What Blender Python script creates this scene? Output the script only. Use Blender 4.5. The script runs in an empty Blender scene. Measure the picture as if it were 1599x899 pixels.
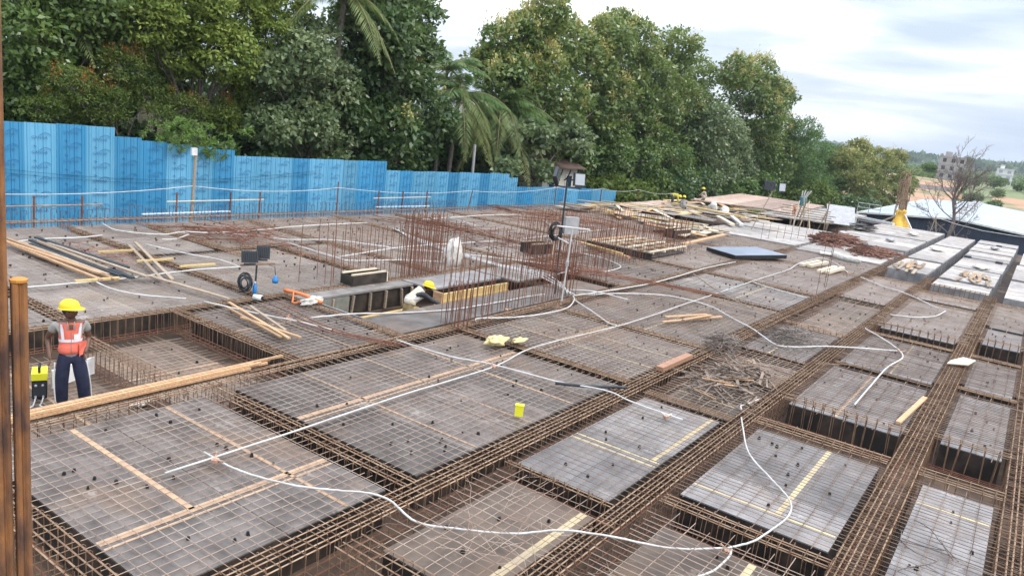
import bpy, math, random
import numpy as np
from mathutils import Vector, Matrix
random.seed(7); RN = np.random.RandomState(11)
S = bpy.context.scene
COL = S.collection
# ------------------------------------------------------------ camera
def basis(yaw, pitch, roll):
    cy, sy = math.cos(yaw), math.sin(yaw)
    f = Vector((sy*math.cos(pitch), cy*math.cos(pitch), -math.sin(pitch)))
    rt = Vector((cy, -sy, 0)); u = rt.cross(f)
    return rt*math.cos(roll)+u*math.sin(roll), -rt*math.sin(roll)+u*math.cos(roll), f
CAM_H = 4.5
rt, up, fw = basis(math.radians(-34.0), math.radians(12.2), math.radians(6.95))
cam = bpy.data.objects.new('camera', bpy.data.cameras.new('camera'))
COL.objects.link(cam); S.camera = cam
cam.data.sensor_width = 36; cam.data.lens = 36*1175/1599
cam.data.clip_start = 0.1; cam.data.clip_end = 9000
M = Matrix.Identity(4)
for i in range(3):
    M[i][0] = rt[i]; M[i][1] = up[i]; M[i][2] = -fw[i]
M[0][3], M[1][3], M[2][3] = 0, 0, CAM_H
cam.matrix_world = M
# ------------------------------------------------------------ light
SUN_EL, SUN_AZ = math.radians(52), math.radians(70)     # azimuth clockwise from +Y
W = bpy.data.worlds.new('World'); S.world = W; W.use_nodes = True
nt = W.node_tree; nt.nodes.clear()
def N(t, **k):
    n = nt.nodes.new(t)
    for a, b in k.items(): setattr(n, a, b)
    return n
out = N('ShaderNodeOutputWorld'); bg = N('ShaderNodeBackground'); sky = N('ShaderNodeTexSky')
sky.sky_type = 'NISHITA'; sky.sun_disc = False; sky.sun_elevation = SUN_EL; sky.sun_rotation = SUN_AZ
sky.air_density = 1.0; sky.dust_density = 1.5; sky.ozone_density = 1.0
bg.inputs['Strength'].default_value = 0.1
tc = N('ShaderNodeTexCoord'); mp = N('ShaderNodeMapping'); mp.inputs['Scale'].default_value = (1.2, 1.2, 7.5)
n1 = N('ShaderNodeTexNoise'); n1.inputs['Scale'].default_value = 2.1; n1.inputs['Detail'].default_value = 7; n1.inputs['Roughness'].default_value = 0.52
n1.inputs['Distortion'].default_value = 0.25
rp = N('ShaderNodeValToRGB')
rp.color_ramp.elements[0].position = 0.40; rp.color_ramp.elements[0].color = (3.5, 4.1, 5.2, 1)
rp.color_ramp.elements[1].position = 0.60; rp.color_ramp.elements[1].color = (8.8, 8.9, 9.0, 1)
e = rp.color_ramp.elements.new(0.49); e.color = (4.9, 5.4, 6.2, 1)
mx = N('ShaderNodeMixRGB'); mx.inputs['Fac'].default_value = 0.9
L = nt.links.new
L(tc.outputs['Generated'], mp.inputs['Vector']); L(mp.outputs['Vector'], n1.inputs['Vector'])
L(n1.outputs['Fac'], rp.inputs['Fac']); L(sky.outputs['Color'], mx.inputs['Color1']); L(rp.outputs['Color'], mx.inputs['Color2'])
sx = N('ShaderNodeSeparateXYZ'); L(tc.outputs['Generated'], sx.inputs['Vector'])
mr = N('ShaderNodeMapRange'); mr.inputs['From Min'].default_value = 0.0; mr.inputs['From Max'].default_value = 1.0; mr.inputs['To Min'].default_value = 1.0; mr.inputs['To Max'].default_value = 2.9
L(sx.outputs['Z'], mr.inputs['Value'])   # an overcast sky is about three times brighter overhead than at the horizon
vm = N('ShaderNodeVectorMath'); vm.operation = 'SCALE'; L(mx.outputs['Color'], vm.inputs[0]); L(mr.outputs['Result'], vm.inputs['Scale'])
L(vm.outputs['Vector'], bg.inputs['Color']); L(bg.outputs['Background'], out.inputs['Surface'])
sl = bpy.data.lights.new('sun', 'SUN'); sl.energy = 1.5; sl.angle = math.radians(16); sl.color = (1, 0.93, 0.82)
so = bpy.data.objects.new('sun', sl); COL.objects.link(so)
sd = Vector((math.sin(SUN_AZ)*math.cos(SUN_EL), math.cos(SUN_AZ)*math.cos(SUN_EL), math.sin(SUN_EL)))
so.rotation_euler = sd.to_track_quat('Z', 'Y').to_euler()
so.location = (0, 0, 60)
S.view_settings.view_transform = 'Standard'; S.view_settings.look = 'None'
S.view_settings.exposure = 0.62; S.view_settings.gamma = 1
S.cycles.max_bounces = 5; S.cycles.diffuse_bounces = 3; S.cycles.glossy_bounces = 2
S.cycles.transparent_max_bounces = 6; S.cycles.use_denoising = True
# ------------------------------------------------------------ materials
def newmat(name):
    m = bpy.data.materials.new(name); m.use_nodes = True
    return m, m.node_tree, m.node_tree.nodes['Principled BSDF']
def mat(name, c, rough=0.7, spec=0.5, metal=0.0, c2=None, scale=6, vary=0.0, bump=0.0, coord='Object', stretch=None, pos=(0.35, 0.65), detail=4, bscale=None):
    m, t, b = newmat(name)
    b.inputs['Roughness'].default_value = rough; b.inputs['Metallic'].default_value = metal
    b.inputs['Specular IOR Level'].default_value = spec
    b.inputs['Base Color'].default_value = (*c, 1)
    last = None; nz = None
    if c2 or bump:
        tcn = t.nodes.new('ShaderNodeTexCoord'); mpn = t.nodes.new('ShaderNodeMapping')
        if coord == 'World':
            g = t.nodes.new('ShaderNodeNewGeometry'); t.links.new(g.outputs['Position'], mpn.inputs['Vector'])
        else: t.links.new(tcn.outputs[coord], mpn.inputs['Vector'])
        if stretch: mpn.inputs['Scale'].default_value = stretch
        nz = t.nodes.new('ShaderNodeTexNoise'); nz.inputs['Scale'].default_value = scale; nz.inputs['Detail'].default_value = detail
        t.links.new(mpn.outputs['Vector'], nz.inputs['Vector'])
    if c2:
        r = t.nodes.new('ShaderNodeValToRGB')
        r.color_ramp.elements[0].position = pos[0]; r.color_ramp.elements[0].color = (*c, 1)
        r.color_ramp.elements[1].position = pos[1]; r.color_ramp.elements[1].color = (*c2, 1)
        t.links.new(nz.outputs['Fac'], r.inputs['Fac']); last = r.outputs['Color']
    if vary:
        oi = t.nodes.new('ShaderNodeObjectInfo'); mr = t.nodes.new('ShaderNodeMapRange')
        mr.inputs['To Min'].default_value = 1-vary; mr.inputs['To Max'].default_value = 1+vary
        t.links.new(oi.outputs['Random'], mr.inputs['Value'])
        hs = t.nodes.new('ShaderNodeHueSaturation'); t.links.new(mr.outputs['Result'], hs.inputs['Value'])
        if last: t.links.new(last, hs.inputs['Color'])
        else: hs.inputs['Color'].default_value = (*c, 1)
        last = hs.outputs['Color']
    if last: t.links.new(last, b.inputs['Base Color'])
    if bump:
        bn = t.nodes.new('ShaderNodeBump'); bn.inputs['Strength'].default_value = bump; bn.inputs['Distance'].default_value = 0.02
        src = nz
        if bscale:
            src = t.nodes.new('ShaderNodeTexNoise'); src.inputs['Scale'].default_value = bscale; src.inputs['Detail'].default_value = 3
            t.links.new(nz.inputs['Vector'].links[0].from_socket, src.inputs['Vector'])
        t.links.new(src.outputs['Fac'], bn.inputs['Height']); t.links.new(bn.outputs['Normal'], b.inputs['Normal'])
    return m
def ply_mat(name, base, dark, stain, rough=0.42, fac=0.75):
    """film faced plywood: cloudy film, rust water stains, dusty patches"""
    m, t, b = newmat(name)
    g = t.nodes.new('ShaderNodeNewGeometry'); P = g.outputs['Position']
    def nz(sc, det=5, st=None, rg=0.55):
        n = t.nodes.new('ShaderNodeTexNoise'); n.inputs['Scale'].default_value = sc; n.inputs['Detail'].default_value = det; n.inputs['Roughness'].default_value = rg
        if st:
            mm = t.nodes.new('ShaderNodeMapping'); mm.inputs['Scale'].default_value = st
            t.links.new(P, mm.inputs['Vector']); t.links.new(mm.outputs['Vector'], n.inputs['Vector'])
        else: t.links.new(P, n.inputs['Vector'])
        return n.outputs['Fac']
    def ramp(f, a, bb, lo, hi):
        r = t.nodes.new('ShaderNodeValToRGB'); r.color_ramp.elements[0].position = lo; r.color_ramp.elements[1].position = hi
        r.color_ramp.elements[0].color = (*a, 1); r.color_ramp.elements[1].color = (*bb, 1)
        t.links.new(f, r.inputs['Fac']); return r.outputs['Color']
    def mix(f, a, bb, k=None):
        x = t.nodes.new('ShaderNodeMixRGB')
        t.links.new(f, x.inputs['Fac']); t.links.new(a, x.inputs['Color1'])
        if isinstance(bb, tuple): x.inputs['Color2'].default_value = (*bb, 1)
        else: t.links.new(bb, x.inputs['Color2'])
        return x.outputs['Color']
    c = ramp(nz(2.3, 7), dark, base, 0.36, 0.62)
    c = mix(ramp(nz(0.55, 6, None, 0.65), (0, 0, 0), (fac,)*3, 0.5, 0.66), c, stain)
    c = mix(ramp(nz(5.5, 6, (1, 0.25, 1)), (0, 0, 0), (0.22,)*3, 0.56, 0.72), c, tuple(min(1, v*1.7) for v in base))
    c = mix(ramp(nz(1.7, 8, (1, 1, 1), .72), (0, 0, 0), (0.55,)*3, 0.60, 0.66), c, tuple(min(1, v*1.9+.05) for v in base))
    c = mix(ramp(nz(34, 2), (0, 0, 0), (0.6,)*3, 0.62, 0.7), c, tuple(v*0.45 for v in base))
    oi = t.nodes.new('ShaderNodeObjectInfo'); mr = t.nodes.new('ShaderNodeMapRange')
    mr.inputs['To Min'].default_value = 0.68; mr.inputs['To Max'].default_value = 1.3
    t.links.new(oi.outputs['Random'], mr.inputs['Value'])
    hs = t.nodes.new('ShaderNodeHueSaturation'); t.links.new(mr.outputs['Result'], hs.inputs['Value']); t.links.new(c, hs.inputs['Color'])
    t.links.new(hs.outputs['Color'], b.inputs['Base Color'])
    rr = t.nodes.new('ShaderNodeMapRange'); rr.inputs['To Min'].default_value = rough-0.14; rr.inputs['To Max'].default_value = rough+0.25
    t.links.new(nz(3.1, 5), rr.inputs['Value']); t.links.new(rr.outputs['Result'], b.inputs['Roughness'])
    bn = t.nodes.new('ShaderNodeBump'); bn.inputs['Strength'].default_value = 0.25; bn.inputs['Distance'].default_value = 0.01
    t.links.new(nz(4, 4), bn.inputs['Height']); t.links.new(bn.outputs['Normal'], b.inputs['Normal'])
    return m
PLY = ply_mat('film_faced_plywood', (0.145, 0.126, 0.115), (0.072, 0.061, 0.055), (0.16, 0.105, 0.068))
PLYL = ply_mat('sky_tinted_film_plywood', (0.235, 0.224, 0.222), (0.14, 0.131, 0.129), (0.26, 0.215, 0.185), 0.36, 0.5)  # paler copy of the film ply: right bays' sky reflection put into its colour
PLYB = ply_mat('muddy_plywood', (0.16, 0.12, 0.092), (0.09, 0.066, 0.05), (0.20, 0.13, 0.08), 0.5)
PLYW = ply_mat('dusty_pale_plywood', (0.40, 0.37, 0.35), (0.25, 0.228, 0.21), (0.36, 0.27, 0.20), 0.6, 0.5)
PLYG = ply_mat('grey_dusty_plywood', (0.245, 0.225, 0.212), (0.15, 0.135, 0.125), (0.24, 0.19, 0.15), 0.5, 0.6)
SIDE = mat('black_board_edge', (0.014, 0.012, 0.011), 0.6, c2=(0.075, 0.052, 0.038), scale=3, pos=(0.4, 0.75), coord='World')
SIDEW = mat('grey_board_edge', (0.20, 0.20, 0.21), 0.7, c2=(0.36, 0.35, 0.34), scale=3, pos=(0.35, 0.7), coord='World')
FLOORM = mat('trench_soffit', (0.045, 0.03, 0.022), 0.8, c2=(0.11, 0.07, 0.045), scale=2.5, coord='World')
BAR = mat('mesh_bar_steel', (0.37, 0.29, 0.23), 0.6, c2=(0.24, 0.16, 0.115), scale=1.6, coord='World', vary=0.2)
BARD = mat('mesh_bar_dull', (0.25, 0.185, 0.14), 0.7, c2=(0.15, 0.095, 0.065), scale=2, coord='World', vary=0.25)
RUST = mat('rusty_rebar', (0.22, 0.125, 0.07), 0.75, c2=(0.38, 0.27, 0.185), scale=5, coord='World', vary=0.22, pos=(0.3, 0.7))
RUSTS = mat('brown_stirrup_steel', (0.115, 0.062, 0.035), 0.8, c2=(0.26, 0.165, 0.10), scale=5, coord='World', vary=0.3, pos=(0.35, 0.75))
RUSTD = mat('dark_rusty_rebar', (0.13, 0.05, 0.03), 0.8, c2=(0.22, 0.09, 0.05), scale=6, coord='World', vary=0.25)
TAN = mat('brown_seam_tape', (0.52, 0.34, 0.21), 0.55, c2=(0.40, 0.27, 0.18), scale=4, coord='World', vary=0.1)
TANY = mat('yellow_seam_tape', (0.58, 0.47, 0.27), 0.55, c2=(0.44, 0.36, 0.24), scale=4, coord='World', vary=0.1)
PVC = mat('white_pvc', (0.60, 0.60, 0.60), 0.45, c2=(0.46, 0.44, 0.41), scale=4, coord='World')
TIMB = mat('sawn_timber', (0.36, 0.20, 0.10), 0.7, c2=(0.50, 0.33, 0.19), scale=3, stretch=(1, 12, 12), vary=0.3, bump=0.2)
TIMBG = mat('weathered_timber', (0.23, 0.17, 0.12), 0.8, c2=(0.36, 0.29, 0.22), scale=3, stretch=(1, 12, 12), vary=0.3, bump=0.2)
TIMBY = mat('yellow_timber', (0.52, 0.35, 0.12), 0.6, c2=(0.62, 0.47, 0.23), scale=3, stretch=(1, 10, 10), vary=0.12)
TIMBP = mat('pale_timber', (0.58, 0.47, 0.33), 0.7, c2=(0.66, 0.58, 0.45), scale=3, stretch=(1, 10, 10), vary=0.2)
BLKP = mat('black_plastic', (0.012, 0.012, 0.013), 0.45)
DARKG = mat('dark_grey_metal', (0.03, 0.035, 0.042), 0.45)
YEL = mat('yellow_paint', (0.80, 0.60, 0.02), 0.4)
YELB = mat('bright_yellow_plastic', (0.82, 0.78, 0.03), 0.4)
WHITE = mat('white_paint', (0.78, 0.78, 0.77), 0.5, c2=(0.62, 0.61, 0.6), scale=5)
GREYP = mat('light_grey_paint', (0.42, 0.42, 0.43), 0.5, c2=(0.32, 0.32, 0.32), scale=5)
ORNG = mat('orange_plastic', (0.75, 0.20, 0.06), 0.5)
CLOTHW = mat('white_sack_cloth', (0.72, 0.70, 0.66), 0.9, c2=(0.5, 0.47, 0.42), scale=9, bump=0.5)
# ------------------------------------------------------------ object helpers
def tag(o, label=None, cat=None, group=None, kind=None):
    if label: o['label'] = label
    if cat: o['category'] = cat
    if group: o['group'] = group
    if kind: o['kind'] = kind
    return o
ORG = {}
def thing(name, loc, label, cat, group=None, kind=None):
    o = bpy.data.objects.new(name, None); o.location = loc; o.empty_display_size = 0.2
    COL.objects.link(o); ORG[o.name] = Vector(loc)
    return tag(o, label, cat, group, kind)
def mesh(name, V, F, m=None, smooth=False):
    me = bpy.data.meshes.new(name); me.from_pydata([tuple(map(float, v)) for v in V], [], F)
    if m: me.materials.append(m)
    if smooth: me.polygons.foreach_set('use_smooth', [True]*len(me.polygons))
    return me
def ob(name, me, parent=None, loc=None, rot=None, scl=None, local=False):
    """links me; its coordinates (and loc) are world ones unless local"""
    o = bpy.data.objects.new(name, me); COL.objects.link(o)
    if loc is not None: o.location = loc
    if rot is not None: o.rotation_euler = rot
    if scl is not None: o.scale = scl
    if parent is not None:
        o.parent = parent
        org = ORG.get(parent.name)
        if org is not None and not local: o.matrix_parent_inverse = Matrix.Translation(-org)
    return o
class MB:
    def __init__(s): s.V = []; s.F = []
    def add(s, V, F):
        k = len(s.V); s.V.extend(V); s.F.extend([tuple(i+k for i in f) for f in F]); return s
    def box(s, c, d, rz=0.0, M=None):
        x, y, z = (v/2 for v in d)
        V = [Vector((a*x, b*y, e*z)) for a in (-1, 1) for b in (-1, 1) for e in (-1, 1)]
        if M is None: M = Matrix.Rotation(rz, 3, 'Z')
        V = [tuple(M @ v + Vector(c)) for v in V]
        return s.add(V, [(0, 1, 3, 2), (4, 6, 7, 5), (0, 4, 5, 1), (2, 3, 7, 6), (0, 2, 6, 4), (1, 5, 7, 3)])
    def bar(s, a, b, r, n=4, r2=None, caps=True):
        a, b = Vector(a), Vector(b); d = (b-a)
        if d.length < 1e-6: return s
        q = d.to_track_quat('Z', 'Y'); V = []
        r2 = r if r2 is None else r2
        for p, rr in ((a, r), (b, r2)):
            for i in range(n):
                t = 2*math.pi*(i+.5)/n; V.append(tuple(p+q @ Vector((math.cos(t)*rr, math.sin(t)*rr, 0))))
        F = [(i, (i+1) % n, n+(i+1) % n, n+i) for i in range(n)]
        if caps: F += [tuple(range(n))[::-1], tuple(range(n, 2*n))]
        return s.add(V, F)
    def beam(s, a, b, w, h, roll=0):
        a, b = Vector(a), Vector(b); d = b-a; q = d.to_track_quat('X', 'Z')
        M = (q.to_matrix() @ Matrix.Rotation(roll, 3, 'X'))
        return s.box((a+b)/2, (d.length, w, h), M=M)
    def tube(s, P, r, n=6, rs=None, closed=False):
        P = [Vector(p) for p in P]; k = len(P); V = []; T = None; U = None
        for i, p in enumerate(P):
            d = (P[min(i+1, k-1)]-P[max(i-1, 0)]) if not closed else (P[(i+1) % k]-P[i-1])
            d.normalize()
            if U is None:
                U = d.orthogonal().normalized()
                if abs(d.z) < 0.9: U = d.cross(Vector((0, 0, 1))).normalized()
            else: U = (U-d*U.dot(d)).normalized()
            B = d.cross(U); rr = rs[i] if rs else r
            for j in range(n):
                t = 2*math.pi*j/n; V.append(tuple(p+(U*math.cos(t)+B*math.sin(t))*rr))
        F = []
        for i in range(k if closed else k-1):
            a, b = i*n, ((i+1) % k)*n
            for j in range(n): F.append((a+j, a+(j+1) % n, b+(j+1) % n, b+j))
        if not closed: F += [tuple(range(n))[::-1], tuple(range((k-1)*n, k*n))]
        return s.add(V, F)
    def lathe(s, prof, c=(0, 0, 0), n=16):
        V = []; F = []; k = len(prof)
        for (r, z) in prof:
            for j in range(n):
                t = 2*math.pi*j/n; V.append((c[0]+r*math.cos(t), c[1]+r*math.sin(t), c[2]+z))
        for i in range(k-1):
            for j in range(n): F.append((i*n+j, i*n+(j+1) % n, (i+1)*n+(j+1) % n, (i+1)*n+j))
        F += [tuple(range(n))[::-1], tuple(range((k-1)*n, k*n))]
        return s.add(V, F)
    def ball(s, c, r, n=12, m=8):
        V = []; F = []
        rx, ry, rz = r if isinstance(r, (tuple, list)) else (r, r, r)
        for i in range(m+1):
            p = math.pi*i/m
            for j in range(n):
                t = 2*math.pi*j/n; V.append((c[0]+rx*math.sin(p)*math.cos(t), c[1]+ry*math.sin(p)*math.sin(t), c[2]+rz*math.cos(p)))
        for i in range(m):
            for j in range(n): F.append((i*n+j, (i+1)*n+j, (i+1)*n+(j+1) % n, i*n+(j+1) % n))
        return s.add(V, F)
    def me(s, name, m=None, smooth=False): return mesh(name, s.V, s.F, m, smooth)
    def ob(s, name, m, parent=None, smooth=False, **k): return ob(name, s.me(name, m, smooth), parent, **k)
def smooth_path(P, n=6):
    P = [Vector(p) for p in P]
    if len(P) < 3: return P
    Q = [P[0]*2-P[1]]+P+[P[-1]*2-P[-2]]; out = []
    for i in range(1, len(Q)-2):
        for k in range(n):
            t = k/n; a, b, c, d = Q[i-1], Q[i], Q[i+1], Q[i+2]
            out.append(0.5*((2*b)+(c-a)*t+(2*a-5*b+4*c-d)*t*t+(3*b-a-3*c+d)*t**3))
    out.append(P[-1]); return out
# ------------------------------------------------------------ formwork decks, mats of bars, beam cages
ORD = ['nearest', 'second', 'third', 'fourth', 'fifth', 'sixth', 'seventh', 'eighth', 'ninth', 'tenth', 'eleventh', 'twelfth', 'thirteenth']
ZB = -0.56
STRIPS = {
 'A': ('the strip along the blue fence', [(-23.45, -14.2, 3.0, 6.35, 0, 1), (-23.45, -14.2, 6.7, 10.45, 0, 1), (-23.45, -19.1, 10.85, 12.8, 0, 1), (-18.7, -14.2, 10.85, 14.5, 0, 1),
   (-23.45, -19.1, 13.2, 16.6, 0, 1), (-18.7, -14.2, 14.95, 16.6, 0, 1), (-23.45, -14.2, 17.0, 20.9, 0, 1), (-23.45, -14.2, 21.3, 24.3, 0, 1), (-23.45, -14.2, 24.7, 28.2, 0, 1), (-23.45, -14.2, 28.6, 35.0, 0, 1), (-23.45, -16.3, 35.5, 41.5, 0, 1)]),
 'B': ('the strip with the open hatch', [(-13.65, -10.2, 3.0, 6.05, -0.5, 1), (-13.65, -10.2, 6.5, 8.2, -0.5, 1), (-13.65, -10.2, 8.7, 10.95, 0, 1), (-13.65, -10.2, 21.3, 26.9, 0, 1), (-13.65, -10.2, 27.4, 34.7, 0, 1), (-13.65, -10.2, 35.1, 40.6, 0, 1), (-15.6, -10.2, 41.2, 46.9, 0.03, 2), (-15.6, -10.2, 47.3, 53.2, 0.03, 2)]),
 'C': ('the wide middle strip', [(-9.62, -5.78, 3.4, 6.35, 0, 1), (-9.62, -5.78, 6.9, 12.45, 0, 1), (-9.62, -5.78, 12.98, 16.35, 0, 1), (-9.62, -5.78, 16.8, 22.85, 0, 1), (-9.62, -5.78, 23.3, 26.9, 0, 1), (-9.62, -5.78, 27.35, 34.2, 0, 1), (-9.62, -5.78, 34.7, 39.5, 0, 1), (-9.9, -5.78, 40.0, 47.6, 0.02, 2), (-10.4, -5.75, 48.0, 57.0, 0.12, 2), (-10.4, -5.75, 57.5, 68.0, 0.15, 2)]),
 'D': ('the narrow strip right of the middle', [(-4.98, -3.68, 5.5, 7.9, -0.1, 1), (-5.12, -3.68, 8.25, 12.3, 0, 1), (-4.98, -3.68, 12.75, 15.0, -0.1, 1), (-4.98, -3.68, 15.4, 17.3, -0.1, 1), (-5.12, -3.68, 17.75, 21.4, 0, 1), (-4.98, -3.68, 21.85, 27.8, -0.08, 1), (-5.12, -3.68, 28.3, 34.9, 0, 1), (-5.3, -3.6, 38.9, 44.8, 0.06, 2), (-5.3, -3.6, 45.4, 56.2, 0.08, 2), (-5.3, -3.6, 56.9, 67.5, 0.08, 2)]),
 'E': ('the strip left of the widest cage', [(-2.95, -1.2, 5.6, 8.4, -0.1, 1), (-3.1, -1.18, 9.2, 12.6, 0, 1), (-3.1, -1.15, 14.46, 18.2, 0, 1), (-3.1, -1.15, 18.85, 22.65, 0, 1), (-3.1, -1.15, 24.2, 30.8, 0, 1), (-3.1, -1.15, 31.7, 33.3, 0, 1), (-3.1, -1.0, 36.1, 38.5, 0.03, 2), (-3.1, -0.95, 39.0, 44.8, 0.06, 2), (-3.1, -0.9, 45.3, 51.2, 0.06, 2), (-3.15, -0.85, 51.7, 56.3, 0.08, 2), (-3.25, -0.8, 56.9, 64.0, 0.08, 2), (-3.3, -0.8, 64.6, 68.2, 0.1, 2)]),
 'F': ('the strip right of the widest cage', [(-0.55, 0.38, 8.2, 12.5, 0, 1), (-0.55, 0.38, 14.75, 18.6, 0, 1), (-0.55, 0.38, 19.45, 22.6, 0, 1), (-0.55, 0.38, 25.2, 28.0, 0, 1), (-0.55, 0.38, 28.5, 33.7, 0, 1), (-0.45, 0.5, 36.0, 43.0, 0.05, 2), (-0.45, 0.5, 43.8, 52.0, 0.05, 2), (-0.35, 0.5, 52.8, 62.0, 0.05, 2)]),
 'G': ('the strip at the right edge', [(0.85, 3.2, 8.2, 12.5, 0, 1), (0.85, 3.2, 13.4, 18.6, 0, 1), (0.85, 3.2, 19.4, 22.6, 0, 1), (0.85, 3.2, 23.6, 33.7, 0, 1)]),
}
TAPES = {  # (x0,y0,x1,y1,width,yellow)
 ('C', 0): [(-6.87, 3.42, -6.87, 6.33, 0.10, 0), (-9.6, 4.45, -6.87, 4.45, 0.07, 0), (-9.6, 5.74, -5.8, 5.74, 0.06, 0), (-6.74, 3.42, -6.74, 6.33, 0.04, 0)],
 ('C', 1): [(-8.14, 6.92, -8.14, 12.43, 0.09, 0), (-8.0, 6.92, -8.0, 12.43, 0.03, 0), (-9.6, 8.2, -5.8, 8.2, 0.035, 0), (-9.6, 9.6, -5.8, 9.6, 0.04, 0), (-9.6, 10.9, -5.8, 10.9, 0.04, 0)],
 ('C', 2): [(-8.05, 13.0, -8.05, 16.33, 0.05, 0), (-7.85, 13.0, -7.85, 16.33, 0.03, 0), (-9.6, 14.1, -5.8, 14.1, 0.04, 1), (-9.6, 15.2, -5.8, 15.2, 0.03, 1)],
 ('C', 3): [(-7.3, 16.8, -7.3, 22.8, 0.04, 1), (-9.6, 19.3, -5.8, 19.3, 0.03, 1)],
 ('C', 4): [(-7.3, 23.3, -7.3, 26.8, 0.04, 1)],
 ('D', 0): [(-3.82, 5.5, -3.82, 7.88, 0.10, 1)],
 ('D', 1): [(-5.1, 9.68, -3.7, 9.68, 0.05, 1), (-5.1, 9.84, -3.7, 9.84, 0.04, 1), (-3.82, 9.9, -3.82, 12.28, 0.07, 1)],
 ('D', 2): [(-4.96, 13.55, -3.7, 13.55, 0.05, 1)],
 ('D', 4): [(-4.5, 17.77, -4.5, 21.38, 0.04, 1)],
 ('E', 0): [(-1.82, 5.6, -1.82, 8.38, 0.09, 1)],
 ('E', 1): [(-3.08, 9.66, -1.2, 9.66, 0.045, 1), (-1.93, 9.7, -1.93, 12.58, 0.075, 1)],
 ('E', 2): [(-2.26, 14.48, -2.26, 18.18, 0.04, 0)],
 ('E', 3): [(-2.0, 18.87, -2.0, 22.6, 0.035, 1)],
 ('F', 0): [(-0.53, 11.72, 0.36, 11.72, 0.05, 1)],
 ('B', 2): [(-13.6, 9.9, -10.2, 9.9, 0.04, 0), (-12.2, 8.72, -12.2, 10.9, 0.04, 0)],
 ('B', 0): [(-13.6, 5.2, -10.2, 5.2, 0.05, 0)], ('B', 1): [(-12.0, 6.5, -12.0, 8.2, 0.05, 0)],
}
_barcache = {}
def wobble_bar(L, r, k, m, seg=7):
    key = (round(L, 2), r, k, m.name)
    if key in _barcache: return _barcache[key]
    rs = np.random.RandomState(k*97+int(L*100)); P = []
    for i in range(seg+1):
        t = i/seg; P.append((L*t, rs.uniform(-.008, .008), rs.uniform(-.004, .006)))
    b = MB().tube(P, r, 4); _barcache[key] = b.me('bar', m); return _barcache[key]
def bar_mat(code, i, x0, x1, y0, y1, z, where, near):
    """the two crossing layers of bars on one bay"""
    nth = ORD[i]
    root = thing('rebar_mesh', ((x0+x1)/2, (y0+y1)/2, z-0.03),
        f'crossed bars on the {nth} bay of {where}', 'rebar mesh', 'mats of reinforcing bars on the deck')
    bm = BAR if (code in 'ABC' or y0 > 23 or -.3 < z < -.09) else BARD
    if -.3 < z < -.09: z = -.015
    r = 0.0052 if y1 < 16 else (0.0078 if y1 < 30 else 0.013)
    sp = 0.15 if y1 < 24 else 0.27
    ov = 0.3
    xs = np.arange(x0+0.07, x1, sp*(1.6 if code in 'EFG' else 1.0)); ys = np.arange(y0+0.07, y1, sp*(.78 if code in 'EFG' else 1.0))
    st = MB()
    for a in xs:
        a = a+random.uniform(-.012, .012); e0, e1 = random.uniform(.05, ov), random.uniform(.05, ov); L = y1-y0+.35
        if near:
            ob('bar', wobble_bar(L, r, random.randrange(3), bm), root, (a, y0-e0, z), (0, random.uniform(-.001, .001), math.pi/2+random.uniform(-.006, .006)))
        else: st.tube([(a, y0-e0, z), (a+random.uniform(-.02, .02), (y0+y1)/2, z+.003), (a, y1+e1, z)], r, 3)
    for b in ys:
        b = b+random.uniform(-.012, .012); e0 = random.uniform(.1, ov+.1); L = x1-x0+.5
        if near:
            ob('bar', wobble_bar(L, r, random.randrange(3), bm), root, (x0-e0, b, z+2*r), (0, 0, random.uniform(-.006, .006)))
        else: st.tube([(x0-e0, b, z+2*r), ((x0+x1)/2, b+random.uniform(-.02, .02), z+2*r), (x1+e0, b, z+2*r)], r, 3)
    if not near: tag(st.ob('bar', bm, root), kind='stuff')
spots = []
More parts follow.
